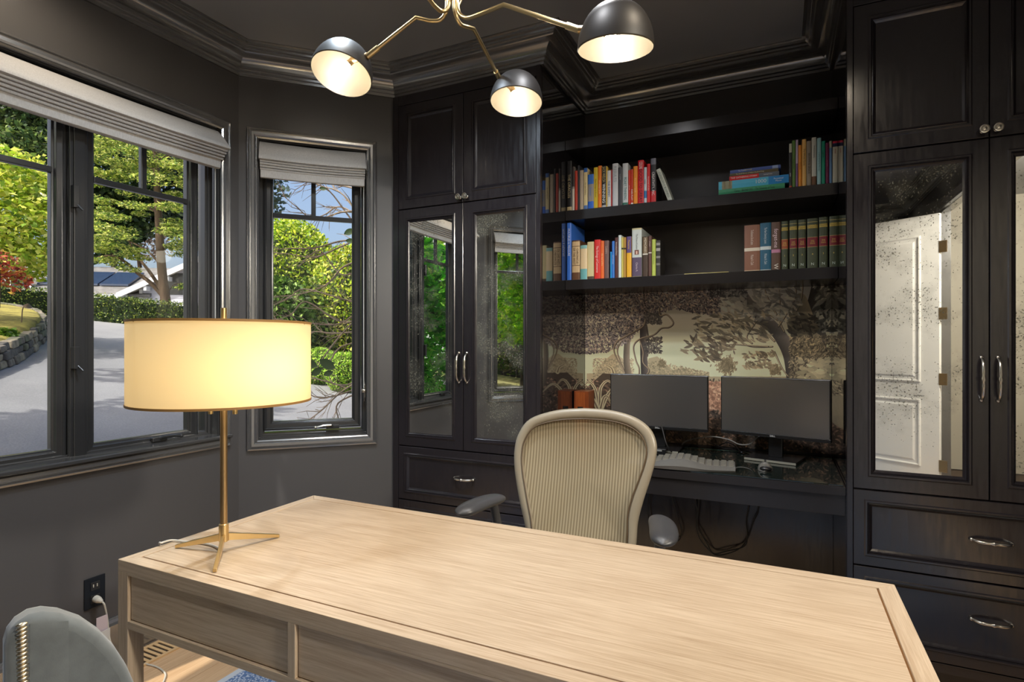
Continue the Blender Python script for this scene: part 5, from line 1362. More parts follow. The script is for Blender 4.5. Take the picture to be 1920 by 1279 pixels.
# ------------------------------------------------------------------ outdoors
GZ = lambda x, y=0.0: -0.80 - 0.132 * x if x > -34 else -0.80 + 0.132 * 34
def gp(p, dz=0.0): return Vector((p[0], p[1], GZ(p[0], p[1]) + dz))
def ground_hit(u, v):
    r = ray(u, v)   # 1.33 + r.z t = -0.8 - 0.132 r.x t
    t = 2.13 / (-0.132 * r.x - r.z)
    return Vector((r.x * t, r.y * t, ZC + r.z * t))
def asphalt():
    m = bpy.data.materials.new('pale_driveway_asphalt'); m.use_nodes = True
    nt = m.node_tree; p = nt.nodes['Principled BSDF']; tc = N(nt, 'ShaderNodeTexCoord')
    n1 = N(nt, 'ShaderNodeTexNoise'); n1.inputs['Scale'].default_value = 0.5; n1.inputs['Detail'].default_value = 6
    n2 = N(nt, 'ShaderNodeTexNoise'); n2.inputs['Scale'].default_value = 40; n2.inputs['Detail'].default_value = 4
    nt.links.new(tc.outputs['Object'], n1.inputs['Vector']); nt.links.new(tc.outputs['Object'], n2.inputs['Vector'])
    a = N(nt, 'ShaderNodeMath', operation='MULTIPLY_ADD'); a.inputs[1].default_value = 0.6; nt.links.new(n2.outputs[0], a.inputs[0]); nt.links.new(n1.outputs[0], a.inputs[2])
    rp = N(nt, 'ShaderNodeValToRGB'); rp.color_ramp.elements[0].position = 0.55; rp.color_ramp.elements[1].position = 1.05
    rp.color_ramp.elements[0].color = (0.20, 0.20, 0.21, 1); rp.color_ramp.elements[1].color = (0.30, 0.30, 0.31, 1)
    nt.links.new(a.outputs[0], rp.inputs[0]); nt.links.new(rp.outputs[0], p.inputs['Base Color']); p.inputs['Roughness'].default_value = 0.9
    bp = N(nt, 'ShaderNodeBump'); bp.inputs['Strength'].default_value = 0.5; bp.inputs['Distance'].default_value = 0.01; nt.links.new(n2.outputs[0], bp.inputs['Height']); nt.links.new(bp.outputs[0], p.inputs['Normal'])
    return m
mb = MB()
xs = [-2.66, -6, -12, -20, -34, -90]
rows = [[(x, y, GZ(x)) for x in xs] for y in (-30, -10, 0, 10, 30, 90)]
mb.grid(rows)
mb.grid([[(x, y, GZ(-2.66)) for x in (-2.66, 0, 12)] for y in (3.45, 10, 30, 90)])
build('driveway', mb, asphalt(), kind='structure', base=(0, 0, 0))

def leaf_mat(name, rough=0.55, tr=0.38):
    m = bpy.data.materials.new(name); m.use_nodes = True
    nt = m.node_tree; nt.nodes.clear()
    o = N(nt, 'ShaderNodeOutputMaterial'); at = N(nt, 'ShaderNodeAttribute'); at.attribute_name = 'Col'
    d = N(nt, 'ShaderNodeBsdfPrincipled'); d.inputs['Roughness'].default_value = rough
    t = N(nt, 'ShaderNodeBsdfTranslucent'); mx = N(nt, 'ShaderNodeMixShader'); mx.inputs[0].default_value = tr
    nt.links.new(at.outputs['Color'], d.inputs['Base Color']); nt.links.new(at.outputs['Color'], t.inputs[0])
    nt.links.new(d.outputs[0], mx.inputs[1]); nt.links.new(t.outputs[0], mx.inputs[2]); nt.links.new(mx.outputs[0], o.inputs[0])
    return m
M_leaf = leaf_mat('leaf')
M_leaft = leaf_mat('thin_backlit_leaf', 0.5, 0.62)
rs = np.random.RandomState(3)
def lin(c):
    c = np.array(c, float) / 255
    return np.where(c <= 0.04, c / 12.92, ((c + 0.055) / 1.055) ** 2.4)
def foliage(name, C, size, asp, cols, parent, flat=0.0, lab=None, jit=0.35, lm=None):
    """one mesh of many small pointed leaves at C; flat=1 lays them level"""
    C = np.asarray(C, float); n = len(C)
    t = rs.randn(n, 3); t[:, 2] *= (1 - flat); t /= np.linalg.norm(t, axis=1)[:, None] + 1e-9
    q = rs.randn(n, 3); q[:, 2] *= (1 - flat * 0.8)
    b = np.cross(t, np.cross(q, t)); b /= np.linalg.norm(b, axis=1)[:, None] + 1e-9
    s = size * (0.6 + 0.8 * rs.rand(n))[:, None]
    base = np.array(BASE[parent.name])
    nrm = np.cross(t, b)
    V = np.stack([C - t * s / 2, C + b * s * asp / 2 + nrm * s * 0.08, C + t * s / 2, C - b * s * asp / 2 + nrm * s * 0.08], 1).reshape(-1, 3) - base
    me = bpy.data.meshes.new(name)
    me.vertices.add(4 * n); me.vertices.foreach_set('co', V.astype(np.float32).ravel())
    me.loops.add(4 * n); me.loops.foreach_set('vertex_index', np.arange(4 * n, dtype=np.int32))
    me.polygons.add(n); me.polygons.foreach_set('loop_start', np.arange(0, 4 * n, 4, dtype=np.int32))
    me.polygons.foreach_set('loop_total', np.full(n, 4, np.int32)); me.update(calc_edges=True)
    k = rs.randint(0, len(cols), n)
    col = lin(cols)[k] * np.exp(jit * rs.randn(n))[:, None]
    at = me.attributes.new('Col', 'FLOAT_COLOR', 'FACE')
    at.data.foreach_set('color', np.concatenate([np.clip(col, 0, 1), np.ones((n, 1))], 1).astype(np.float32).ravel())
    me.materials.append(lm or M_leaf)
    o = bpy.data.objects.new(name, me); COL.objects.link(o); o.parent = parent; o['kind'] = 'stuff'
    BASE[o.name] = BASE[parent.name]
    return o
def shell(c, r, n, inner=0.55):
    """points in the outer shell of an ellipsoid"""
    v = rs.randn(n, 3); v /= np.linalg.norm(v, axis=1)[:, None]
    k = inner + (1 - inner) * rs.rand(n, 1) ** 0.5
    return np.array(c) + v * k * np.array(r)
def ballp(c, r, n):
    v = rs.randn(n, 3); v /= np.linalg.norm(v, axis=1)[:, None]
    return np.array(c) + v * (rs.rand(n, 1) ** (1 / 3)) * np.array(r)
M_bark = mat('brown_bark', srgb(104, 84, 66), 0.9, var=(6, 0.35), bump=(14, 0.8, 0.03), stretch=(1, 1, 0.25))
M_pale = mat('pale_bark', srgb(186, 170, 150), 0.85, var=(5, 0.25), bump=(20, 0.5, 0.02))
M_dkb = mat('dark_bark', srgb(52, 44, 40), 0.9)

# hedge along the far side of the driveway
def hedge():
    L = [ground_hit(-150, 572), ground_hit(0, 587), ground_hit(90, 592), ground_hit(175, 602), ground_hit(260, 610), ground_hit(350, 617), ground_hit(430, 626)]
    r = thing('clipped_hedge', L[3], 'long low clipped green hedge along the far side of the driveway', 'hedge')
    pts = []
    core = MB(); rowsA = []
    for a, b in zip(L[:-1], L[1:]):
        d = (b - a); n = Vector((d.y, -d.x, 0)).normalized()
        if n.dot(-a) < 0: n = -n          # towards the house
        k = int(d.length * 620)
        t = rs.rand(k); side = rs.rand(k)
        P = np.array(a)[None] + t[:, None] * np.array(d)[None]
        h = 0.92; w = 0.75
        f = side < 0.62
        off = np.where(f, 0.0, rs.rand(k) * w); zz = np.where(f, rs.rand(k) * h, h)
        P = P - np.array(n)[None] * off[:, None]; P[:, 2] += zz
        P += rs.randn(k, 3) * 0.045
        pts.append(P)
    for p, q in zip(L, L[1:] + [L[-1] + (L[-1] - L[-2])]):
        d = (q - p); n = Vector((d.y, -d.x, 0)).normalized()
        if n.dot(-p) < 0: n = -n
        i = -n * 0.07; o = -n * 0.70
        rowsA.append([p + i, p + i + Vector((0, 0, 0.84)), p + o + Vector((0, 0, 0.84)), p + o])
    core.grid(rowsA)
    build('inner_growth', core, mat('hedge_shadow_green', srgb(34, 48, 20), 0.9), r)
    foliage('leaf_cover', np.concatenate(pts), 0.075, 0.6, [(112, 132, 52), (76, 100, 40), (140, 150, 66), (52, 76, 34)], r)
hedge()

# tall cedar behind the hedge
def cedar():
    D = 23.5
    base = ground_hit(312, 606); base = gp(atD(314, 600, D))
    r = thing('cedar_tree', base, 'tall cedar with layered yellow green sprays behind the hedge', 'tree')
    tp = [base] + [atD(u, v, D) for u, v in ((310, 560), (303, 500), (298, 420), (294, 330), (290, 240), (287, 120), (285, 0))]
    build('trunk', MB().tube(smooth_path(tp, 4), [0.21 - 0.0053 * i for i in range(29)], 10), M_bark, r, smooth=True)
    for px, r0 in (([(306, 555), (282, 530), (258, 512), (236, 492), (212, 480), (184, 482)], 0.10), ([(304, 545), (282, 512), (262, 486), (246, 460), (236, 436)], 0.08), ([(303, 500), (285, 478), (262, 462), (240, 452)], 0.06), ([(300, 470), (320, 455), (342, 450)], 0.05), ([(297, 400), (270, 385), (235, 380)], 0.06), ([(296, 380), (325, 370), (360, 372)], 0.06), ([(294, 320), (262, 302), (220, 300)], 0.06), ([(293, 300), (330, 290), (372, 300)], 0.05), ([(307, 565), (325, 535), (350, 532)], 0.03)):
        P = [atD(u, v, D + (0.3 if i else 0)) for i, (u, v) in enumerate(px)]
        Q = smooth_path(P, 4)
        build('branch', MB().tube(Q, [r0 * (1 - 0.75 * i / len(Q)) for i in range(len(Q))], 8), M_bark, r, smooth=True)
    C = []
    def pad(u, v, dd, R, n): C.append(ballp(atD(u, v, D + dd), (R, R, R * 0.22), n))
    for i in range(215):
        v = 60 + 410 * rs.rand(); u = 130 + 270 * rs.rand()
        if abs(u - 299) < 10 and v > 330 and rs.rand() < .6: continue
        if v > 395 and 225 < u < 315 and rs.rand() < 0.72: continue
        pad(u, v, rs.uniform(-2.5, 2.0), 0.35 + 0.55 * rs.rand(), 230)
    for u, v in ((190, 470), (205, 486), (222, 496), (196, 452), (178, 488), (240, 478), (262, 484), (228, 462), (256, 470), (244, 505), (330, 440), (340, 468), (322, 462), (336, 425), (350, 455), (338, 478)):
        pad(u, v, rs.uniform(-1, .5), 0.5, 170)
    for u, v in ((335, 540), (346, 534), (250, 568), (235, 563), (268, 572)): pad(u, v, -.5, 0.26, 60)
    foliage('needle_sprays', np.concatenate(C), 0.145, 0.40, [(190, 200, 92), (160, 178, 76), (120, 146, 62), (84, 112, 50), (214, 214, 124)], r, flat=0.55)
cedar()

# trees beyond, each its own
def big_tree(name, label, u, vb, D, blobs, cols, size=0.4, n=2600, flat=0.2, bark=None, group='trees beyond the driveway', tr=0.22):
    base = gp(atD(u, vb, D))
    r = thing(name, base, label, 'tree', group)
    top = atD(*blobs[0][:2], D)
    build('trunk', MB().tube([base, base.lerp(top, 0.5) + Vector((0.2, 0.1, 0)), top], [tr, tr * .8, tr * .4], 9), bark or M_bark, r, smooth=True)
    C = [shell(atD(bu, bv, D + dd), (R, R, R * 0.85), int(n * (R / 2.5) ** 2), 0.35) for bu, bv, dd, R in blobs]
    foliage('crown', np.concatenate(C), size, 0.55, cols, r, flat=flat)
    return r
DK = [(66, 92, 48), (92, 116, 60), (48, 70, 40), (120, 140, 78)]
big_tree('evergreen_tree', 'dark evergreen seen high in the left-hand pane', 60, 560, 34, [(30, 230, 0, 3.2), (85, 200, 1, 3.0), (60, 300, -1, 2.6), (-10, 280, 0, 3.0), (100, 290, 1, 2.0)], DK + [(110, 128, 60)], 0.34, 3600)
big_tree('evergreen_tree', 'dark evergreen behind the cedar, left of its trunk', 215, 560, 40, [(200, 300, 0, 4), (160, 380, 1, 3.2), (235, 400, 2, 2.6), (190, 440, 0, 2.4)], DK, 0.42, 2200)
big_tree('evergreen_tree', 'bluish evergreen behind the cedar, right of its trunk', 385, 560, 42, [(380, 280, 0, 3.6), (350, 350, 2, 3.0), (395, 400, 1, 3), (340, 410, 1, 2)], [(70, 92, 64), (52, 72, 56), (96, 112, 78)], 0.42, 2000)
big_tree('bare_tree', 'leafless brownish tree in the gap of the cedar above the grey roof', 262, 540, 46, [(255, 440, 0, 2.4), (275, 455, 1, 2.0)], [(150, 132, 112), (124, 106, 90)], 0.3, 700)
YG = [(206, 222, 84), (180, 204, 64), (228, 232, 124), (132, 164, 52), (216, 214, 92)]
r = big_tree('maple_tree', 'yellow green maple filling the left-hand pane above the planter', -60, 640, 13.0, [(20, 400, 0, 1.15), (70, 350, 0.6, 0.9), (60, 450, -0.3, 0.85), (-40, 350, 0, 1.3), (20, 330, 0.5, 0.8), (30, 490, 0.4, 0.7), (-40, 450, 0, 1.0), (90, 400, 0.6, 0.8), (75, 500, 0.3, 0.45)], YG, 0.15, 6400, 0.45, tr=0.09)
r = big_tree('red_maple', 'small red-leaved maple drooping over the left end of the planter', -50, 640, 11.5, [(0, 492, 0, 0.34), (22, 505, 0, 0.26), (40, 522, 0.2, 0.20), (-15, 520, 0, 0.3), (16, 528, 0.1, 0.16), (52, 532, 0.2, 0.11), (30, 545, 0, 0.10)], [(206, 98, 74), (184, 80, 60), (222, 134, 84), (150, 66, 58), (214, 176, 80)], 0.10, 8000, 0.4, tr=0.05)

# stone planter in the driveway, path light, plants
def planter():
    base = ground_hit(45, 660)
    r = thing('stone_planter', base, 'low dry-stone planter wall on the driveway, topped with mossy soil', 'planter')
    edge = [(-170, 760), (-80, 728), (0, 698), (50, 672), (84, 644), (93, 624), (84, 607), (62, 600), (30, 594), (-10, 590)]
    G = [ground_hit(*p) for p in edge]
    Q = smooth_path(G, 8)
    ctr = sum(G, Vector()) / len(G)
    mats = [mat('field_stone_%d' % i, srgb(*c), 0.9, var=(7, 0.35), bump=(20, 0.8, 0.02)) for i, c in enumerate([(118, 110, 100), (92, 88, 84), (140, 130, 112), (104, 104, 84)])]
    rr = random.Random(8)
    # walk along the curve laying courses of stones
    H = 0.42
    acc = 0.0
    for course in range(3):
        s = rr.random() * 0.2; i = 0
        pos = Q[0].copy(); k = 0; d_in = 0.0
        while k < len(Q) - 1:
            L = rr.uniform(0.30, 0.62)
            a = pos.copy(); rem = L
            while k < len(Q) - 1 and (Q[k + 1] - pos).length < rem:
                rem -= (Q[k + 1] - pos).length; pos = Q[k + 1].copy(); k += 1
            if k < len(Q) - 1: pos = pos + (Q[k + 1] - pos).normalized() * rem
            b = pos.copy()
            if (b - a).length < 0.08: continue
            d = (b - a); n = Vector((-d.y, d.x, 0)).normalized()
            if n.dot(ctr - a) < 0: n = -n
            dep = rr.uniform(0.16, 0.24); h = H / 3
            z = course * h
            jz = rr.uniform(-0.02, 0.02); out = rr.uniform(-0.03, 0.03)
            U = Vector((0, 0, 1)); f = d * 0.04
            c = []
            for zz, sh in ((z + 0.006, 0.0), (z + h - 0.006 + jz, 0.02)):
                ii = n * (out + sh + course * 0.03)
                for p, m2 in ((a + f, 0), (b - f, 0), (b - f, 1), (a + f, 1)):
                    j = Vector((rr.uniform(-.015, .015), rr.uniform(-.015, .015), rr.uniform(-.012, .012)))
                    c.append(p + ii + n * dep * m2 + U * zz + j)
            build('stone', MB().hexa(c), mats[rr.randrange(4)], r, bevel=0.022, segs=2)
    nrm = []
    for i, p in enumerate(Q):
        d = Q[min(i + 1, len(Q) - 1)] - Q[max(i - 1, 0)]
        n = Vector((-d.y, d.x, 0)).normalized()
        if n.dot(ctr - p) < 0: n = -n
        nrm.append(n)
    foot = [p + n * 0.14 for p, n in zip(Q, nrm)]
    top = [p + n * 0.17 + Vector((0, 0, H - 0.05)) for p, n in zip(Q, nrm)]
    h2 = len(Q) // 2
    rows = [foot, top]
    for t in (0.25, 0.5, 0.75, 1.0):
        rows.append([p.lerp(top[len(Q) - 1 - i], 0.5 * t) + Vector((0, 0, 0.16 * math.sin(math.pi * 0.5 * t))) for i, p in enumerate(top)])
    build('mossy_soil', MB().grid(rows), mat('moss_and_soil', srgb(150, 138, 66), 0.95, var=(2.2, 0.55), bump=(9, 0.9, 0.05)), r, smooth=True, ang=70)
    return r
planter()
def tuft(name, label, u, v, d, R, n, cols, size, asp, flat=0.1, group='plants in the stone planter'):
    p = atD(u, v, d)
    r = thing(name, p - Vector((0, 0, R * 0.8)), label, 'plant', group)
    build('stem', MB().tube([p - Vector((0, 0, R * 1.3)), p], [R * 0.08, R * 0.04], 6), M_bark, r)
    foliage('leaves', shell(p, (R, R, R * 0.8), n, 0.2), size, asp, cols, r, flat=flat)
tuft('leafy_shrub', 'bright green leafy plant at the front of the planter', 4, 632, 11.4, 0.26, 420, [(110, 150, 40), (150, 186, 60), (80, 120, 30)], 0.11, 0.5)
tuft('leafy_shrub', 'small pale leafy plant in the middle of the planter', 24, 628, 11.9, 0.16, 240, [(160, 180, 80), (120, 150, 50)], 0.08, 0.5)
tuft('iris_clump', 'clump of upright iris blades near the planter edge', 54, 618, 13.6, 0.11, 130, [(140, 166, 84), (110, 140, 60)], 0.20, 0.12, 0.0)
p = atD(40, 608, 13.2)
r = thing('path_light', p, 'bronze path light with a bent neck standing in the planter', 'lamp')
M_pl = mat('weathered_bronze', srgb(122, 104, 88), 0.5, 0.5)
build('post', MB().tube(smooth_path([p, atD(41, 596, 13.2), atD(42, 582, 13.2), atD(45, 574, 13.2), atD(49, 573, 13.2)], 4), 0.012, 8), M_pl, r, smooth=True)
hd_ = atD(52, 573, 13.2)
build('hood', MB().lathe([(0.004, 0.05), (0.02, 0.045), (0.085, -0.02), (0.09, -0.028), (0.08, -0.024), (0.01, 0.03)], 18, Matrix.Translation(hd_) @ Matrix.Rotation(0.5, 4, 'Y'), caps=False), M_pl, r, smooth=True)

# neighbour's house behind the hedge
def house():
    D = 31.0
    o = atD(262, 600, D); o.z = GZ(o.x) - 0.1
    vw = Vector((-o.x, -o.y, 0)).normalized()
    a = math.radians(-24)
    n = Vector((vw.x * math.cos(a) - vw.y * math.sin(a), vw.x * math.sin(a) + vw.y * math.cos(a), 0))
    u = Vector((-n.y, n.x, 0))
    F = Fr(o, u, n)
    k = D / FPX
    ze = atD(262, 543, D).z - o.z            # eave height of the gable wing
    r = thing('neighbour_house', F(1, -3, 0), 'pale house with grey shingle roof, white gable and solar panels behind the hedge', 'house')
    M_wl = mat('shaded_white_siding', srgb(196, 196, 206), 0.7)  # bluish shade on the gable is put into the siding colour
    M_wf = mat('white_fascia', srgb(236, 236, 236), 0.5)
    M_sh = mat('grey_shingle', srgb(120, 118, 116), 0.9, var=(3.0, 0.3), bump=(30, 0.8, 0.02))
    M_so = mat('solar_glass', (0.03, 0.05, 0.10), 0.12, spec=0.9)
    M_wn = mat('dark_window_glass', (0.03, 0.035, 0.04), 0.1)
    Wd = 9.0; sl = 0.50; rise = Wd / 2 * sl
    # gable wing: courses of siding on the front wall
    wall = MB().prism([(0, 0), (Wd, 0), (Wd, ze), (Wd / 2, ze + rise), (0, ze)], -6, 0, F, 'n')
    build('gable_wall', wall, M_wl, r)
    for i in range(14):
        z = 0.25 * i
        if z > ze + rise - 0.4: break
        x0 = 0 if z < ze else (z - ze) / sl
        build('siding_board', MB().box(x0 + 0.02, Wd - x0 - 0.02, 0.0, 0.02, z + 0.02, z + 0.245, F), M_wl, r)
    for s in (0, 1):
        q = lambda p: p if s == 0 else Wd - p
        t = 0.16; ov = 0.9
        build('roof_slope', MB().hexa([F(q(-ov), 0.55, ze - ov * sl), F(q(Wd / 2), 0.55, ze + rise), F(q(Wd / 2), -6.4, ze + rise), F(q(-ov), -6.4, ze - ov * sl), F(q(-ov), 0.55, ze - ov * sl + t), F(q(Wd / 2), 0.55, ze + rise + t), F(q(Wd / 2), -6.4, ze + rise + t), F(q(-ov), -6.4, ze - ov * sl + t)]), mat('sunlit_tan_shingle', srgb(196, 190, 176), 0.9, bump=(30, .6, .02)), r)  # sunlight on this roof is put into the pale shingle colour
        build('fascia_board', MB().hexa([F(q(-ov), 0.55, ze - ov * sl - 0.10), F(q(Wd / 2), 0.55, ze + rise - 0.10), F(q(Wd / 2), 0.62, ze + rise - 0.10), F(q(-ov), 0.62, ze - ov * sl - 0.10), F(q(-ov), 0.55, ze - ov * sl + 0.20), F(q(Wd / 2), 0.55, ze + rise + 0.20), F(q(Wd / 2), 0.62, ze + rise + 0.20), F(q(-ov), 0.62, ze - ov * sl + 0.20)]), M_wf, r)
        for j in range(4):
            x = 0.5 + 1.1 * j
            build('rafter_tail', MB().box(q(x) - 0.07, q(x) + 0.07, 0.05, 0.56, ze + x * sl - 0.34, ze + x * sl - 0.10, F), M_wf, r)
    for x in (0.0, 2.35):
        build('corner_board', MB().box(x, x + 0.16, 0.02, 0.06, 0, ze + x * sl, F), M_wf, r)
    build('window', MB().box(1.2, 2.2, 0.021, 0.04, 0.7, 1.9, F), M_wn, r)
    # main block to the left with the grey roof
    zm = ze - 0.35
    build('main_wall', MB().box(-14, 0, -7, -0.6, 0, zm, F), mat('blue_grey_siding', srgb(126, 136, 152), 0.8), r)
    build('roof_slope', MB().hexa([F(-14.6, 0.2, zm - 0.1), F(0.6, 0.2, zm - 0.1), F(0.6, -4.2, zm + 1.9), F(-14.6, -4.2, zm + 1.9), F(-14.6, 0.2, zm + 0.06), F(0.6, 0.2, zm + 0.06), F(0.6, -4.2, zm + 2.06), F(-14.6, -4.2, zm + 2.06)]), M_sh, r)
    build('gutter', MB().box(-14.6, -0.5, 0.2, 0.32, zm - 0.14, zm + 0.04, F), mat('pale_gutter', srgb(190, 194, 198), 0.4), r)
    for i in range(3):
        x = -1.0 - 1.55 * i
        f = lambda xx, t: F(xx, -0.9 - 1.9 * t, zm + 0.62 + 0.88 * t)
        build('solar_panel', MB().hexa([f(x - 1.45, 0), f(x, 0), f(x, 1), f(x - 1.45, 1)] + [tuple(np.array(q) + (0, 0, 0.10)) for q in (f(x - 1.45, 0), f(x, 0), f(x, 1), f(x - 1.45, 1))]), M_so, r)
    for x in (-9.4, -6.6):
        w = build('window', MB().box(x, x + 0.9, -0.6, -0.57, 0.9, 2.0, F), M_wn, r)
        build('window_trim', MB().ring(x - 0.08, x + 0.98, 0.82, 2.08, [(0, -0.6), (0, -0.54), (0.08, -0.54), (0.08, -0.6)], F, closed=True), M_wf, w)
    build('corner_board', MB().box(-10.6, -10.4, -0.6, -0.55, 0, zm, F), M_wf, r)
house()

# rounded shrubs seen through the narrow window
SH = [(186, 208, 50), (206, 222, 70), (140, 170, 40), (224, 230, 110), (100, 136, 34)]
def shrub(name, label, u, v, d, R, n, cols, size, squash=0.9, group='rounded shrubs beyond the narrow window'):
    p = atD(u, v, d); g = gp(p)
    r = thing(name, g, label, 'shrub', group)
    build('stem', MB().tube([g, p], [0.05, 0.03], 7), M_bark, r)
    zt = p.z + R * squash; zb = g.z - 0.05
    c = Vector((p.x, p.y, (zt + zb) / 2)); rz = (zt - zb) / 2
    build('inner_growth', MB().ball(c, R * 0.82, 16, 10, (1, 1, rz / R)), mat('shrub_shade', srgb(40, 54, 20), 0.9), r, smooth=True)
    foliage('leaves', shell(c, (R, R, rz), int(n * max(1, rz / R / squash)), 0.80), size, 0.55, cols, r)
shrub('round_shrub', 'large domed yellow green shrub filling the left of the narrow window', 545, 500, 16.0, 1.45, 9000, SH, 0.10, 0.95)
shrub('round_shrub', 'second yellow green shrub at the right of the narrow window', 655, 545, 14.5, 1.05, 6500, SH + [(190, 180, 80)], 0.09, 1.15)
shrub('broadleaf_shrub', 'glossy broad-leaved shrub in front of the large domed one', 520, 580, 13.0, 0.85, 2600, [(72, 106, 36), (110, 144, 60), (150, 176, 90), (52, 80, 28)], 0.15, 0.9)
shrub('broadleaf_shrub', 'broad-leaved shrub below the branches in the middle of the narrow window', 590, 570, 14.0, 0.75, 2400, [(90, 126, 40), (140, 166, 60), (176, 190, 84), (60, 90, 30)], 0.13, 0.9)
shrub('clipped_ball_shrub', 'clipped ball shrub just right of the lamp shade', 598, 682, 12.6, 0.44, 3600, [(176, 212, 70), (146, 188, 54), (200, 226, 110), (104, 148, 40)], 0.05, 0.85)
shrub('clipped_ball_shrub', 'clipped ball shrub low at the right edge of the narrow window', 646, 690, 12.0, 0.42, 3600, [(176, 212, 70), (146, 188, 54), (200, 226, 110), (104, 148, 40)], 0.05, 0.85)
shrub('clipped_ball_shrub', 'dark green ball shrub in the shade behind the lamp shade', 545, 650, 13.5, 0.5, 2200, [(60, 96, 36), (44, 72, 30)], 0.06, 0.85)
r = thing('earth_bank', ground_hit(620, 690), 'dark reddish brown earth bank behind the clipped ball shrubs', 'bank')
g0, g1 = atD(480, 640, 15.5), atD(720, 640, 15.5)
dd = (g1 - g0)
nn = Vector((-g0.x - dd.x / 2, -g0.y - dd.y / 2, 0)).normalized()
rws = []
for i in range(13):
    p = g0 + dd * (i / 12); p.z = GZ(p.x) - 0.15
    rws.append([p + nn * 0.6, p + nn * 0.3 + Vector((0, 0, 0.8)), p + Vector((0, 0, 1.45 + 0.08 * math.sin(i * 2.1))), p - nn * 1.5 + Vector((0, 0, 1.4)), p - nn * 1.5])
build('soil_face', MB().grid(rws), mat('red_brown_earth', srgb(84, 58, 46), 0.95, var=(5, 0.5), bump=(14, 1, 0.05)), r, smooth=True, ang=80)
big_tree('evergreen_tree', 'bluish evergreen at the top left of the narrow window', 490, 520, 24, [(490, 350, 0, 1.2), (488, 395, 0.5, 1.0), (500, 330, 0.3, 0.5), (470, 300, 0, 1.5)], [(86, 104, 96), (60, 80, 66), (110, 120, 90)], 0.26, 1500, 0.3)

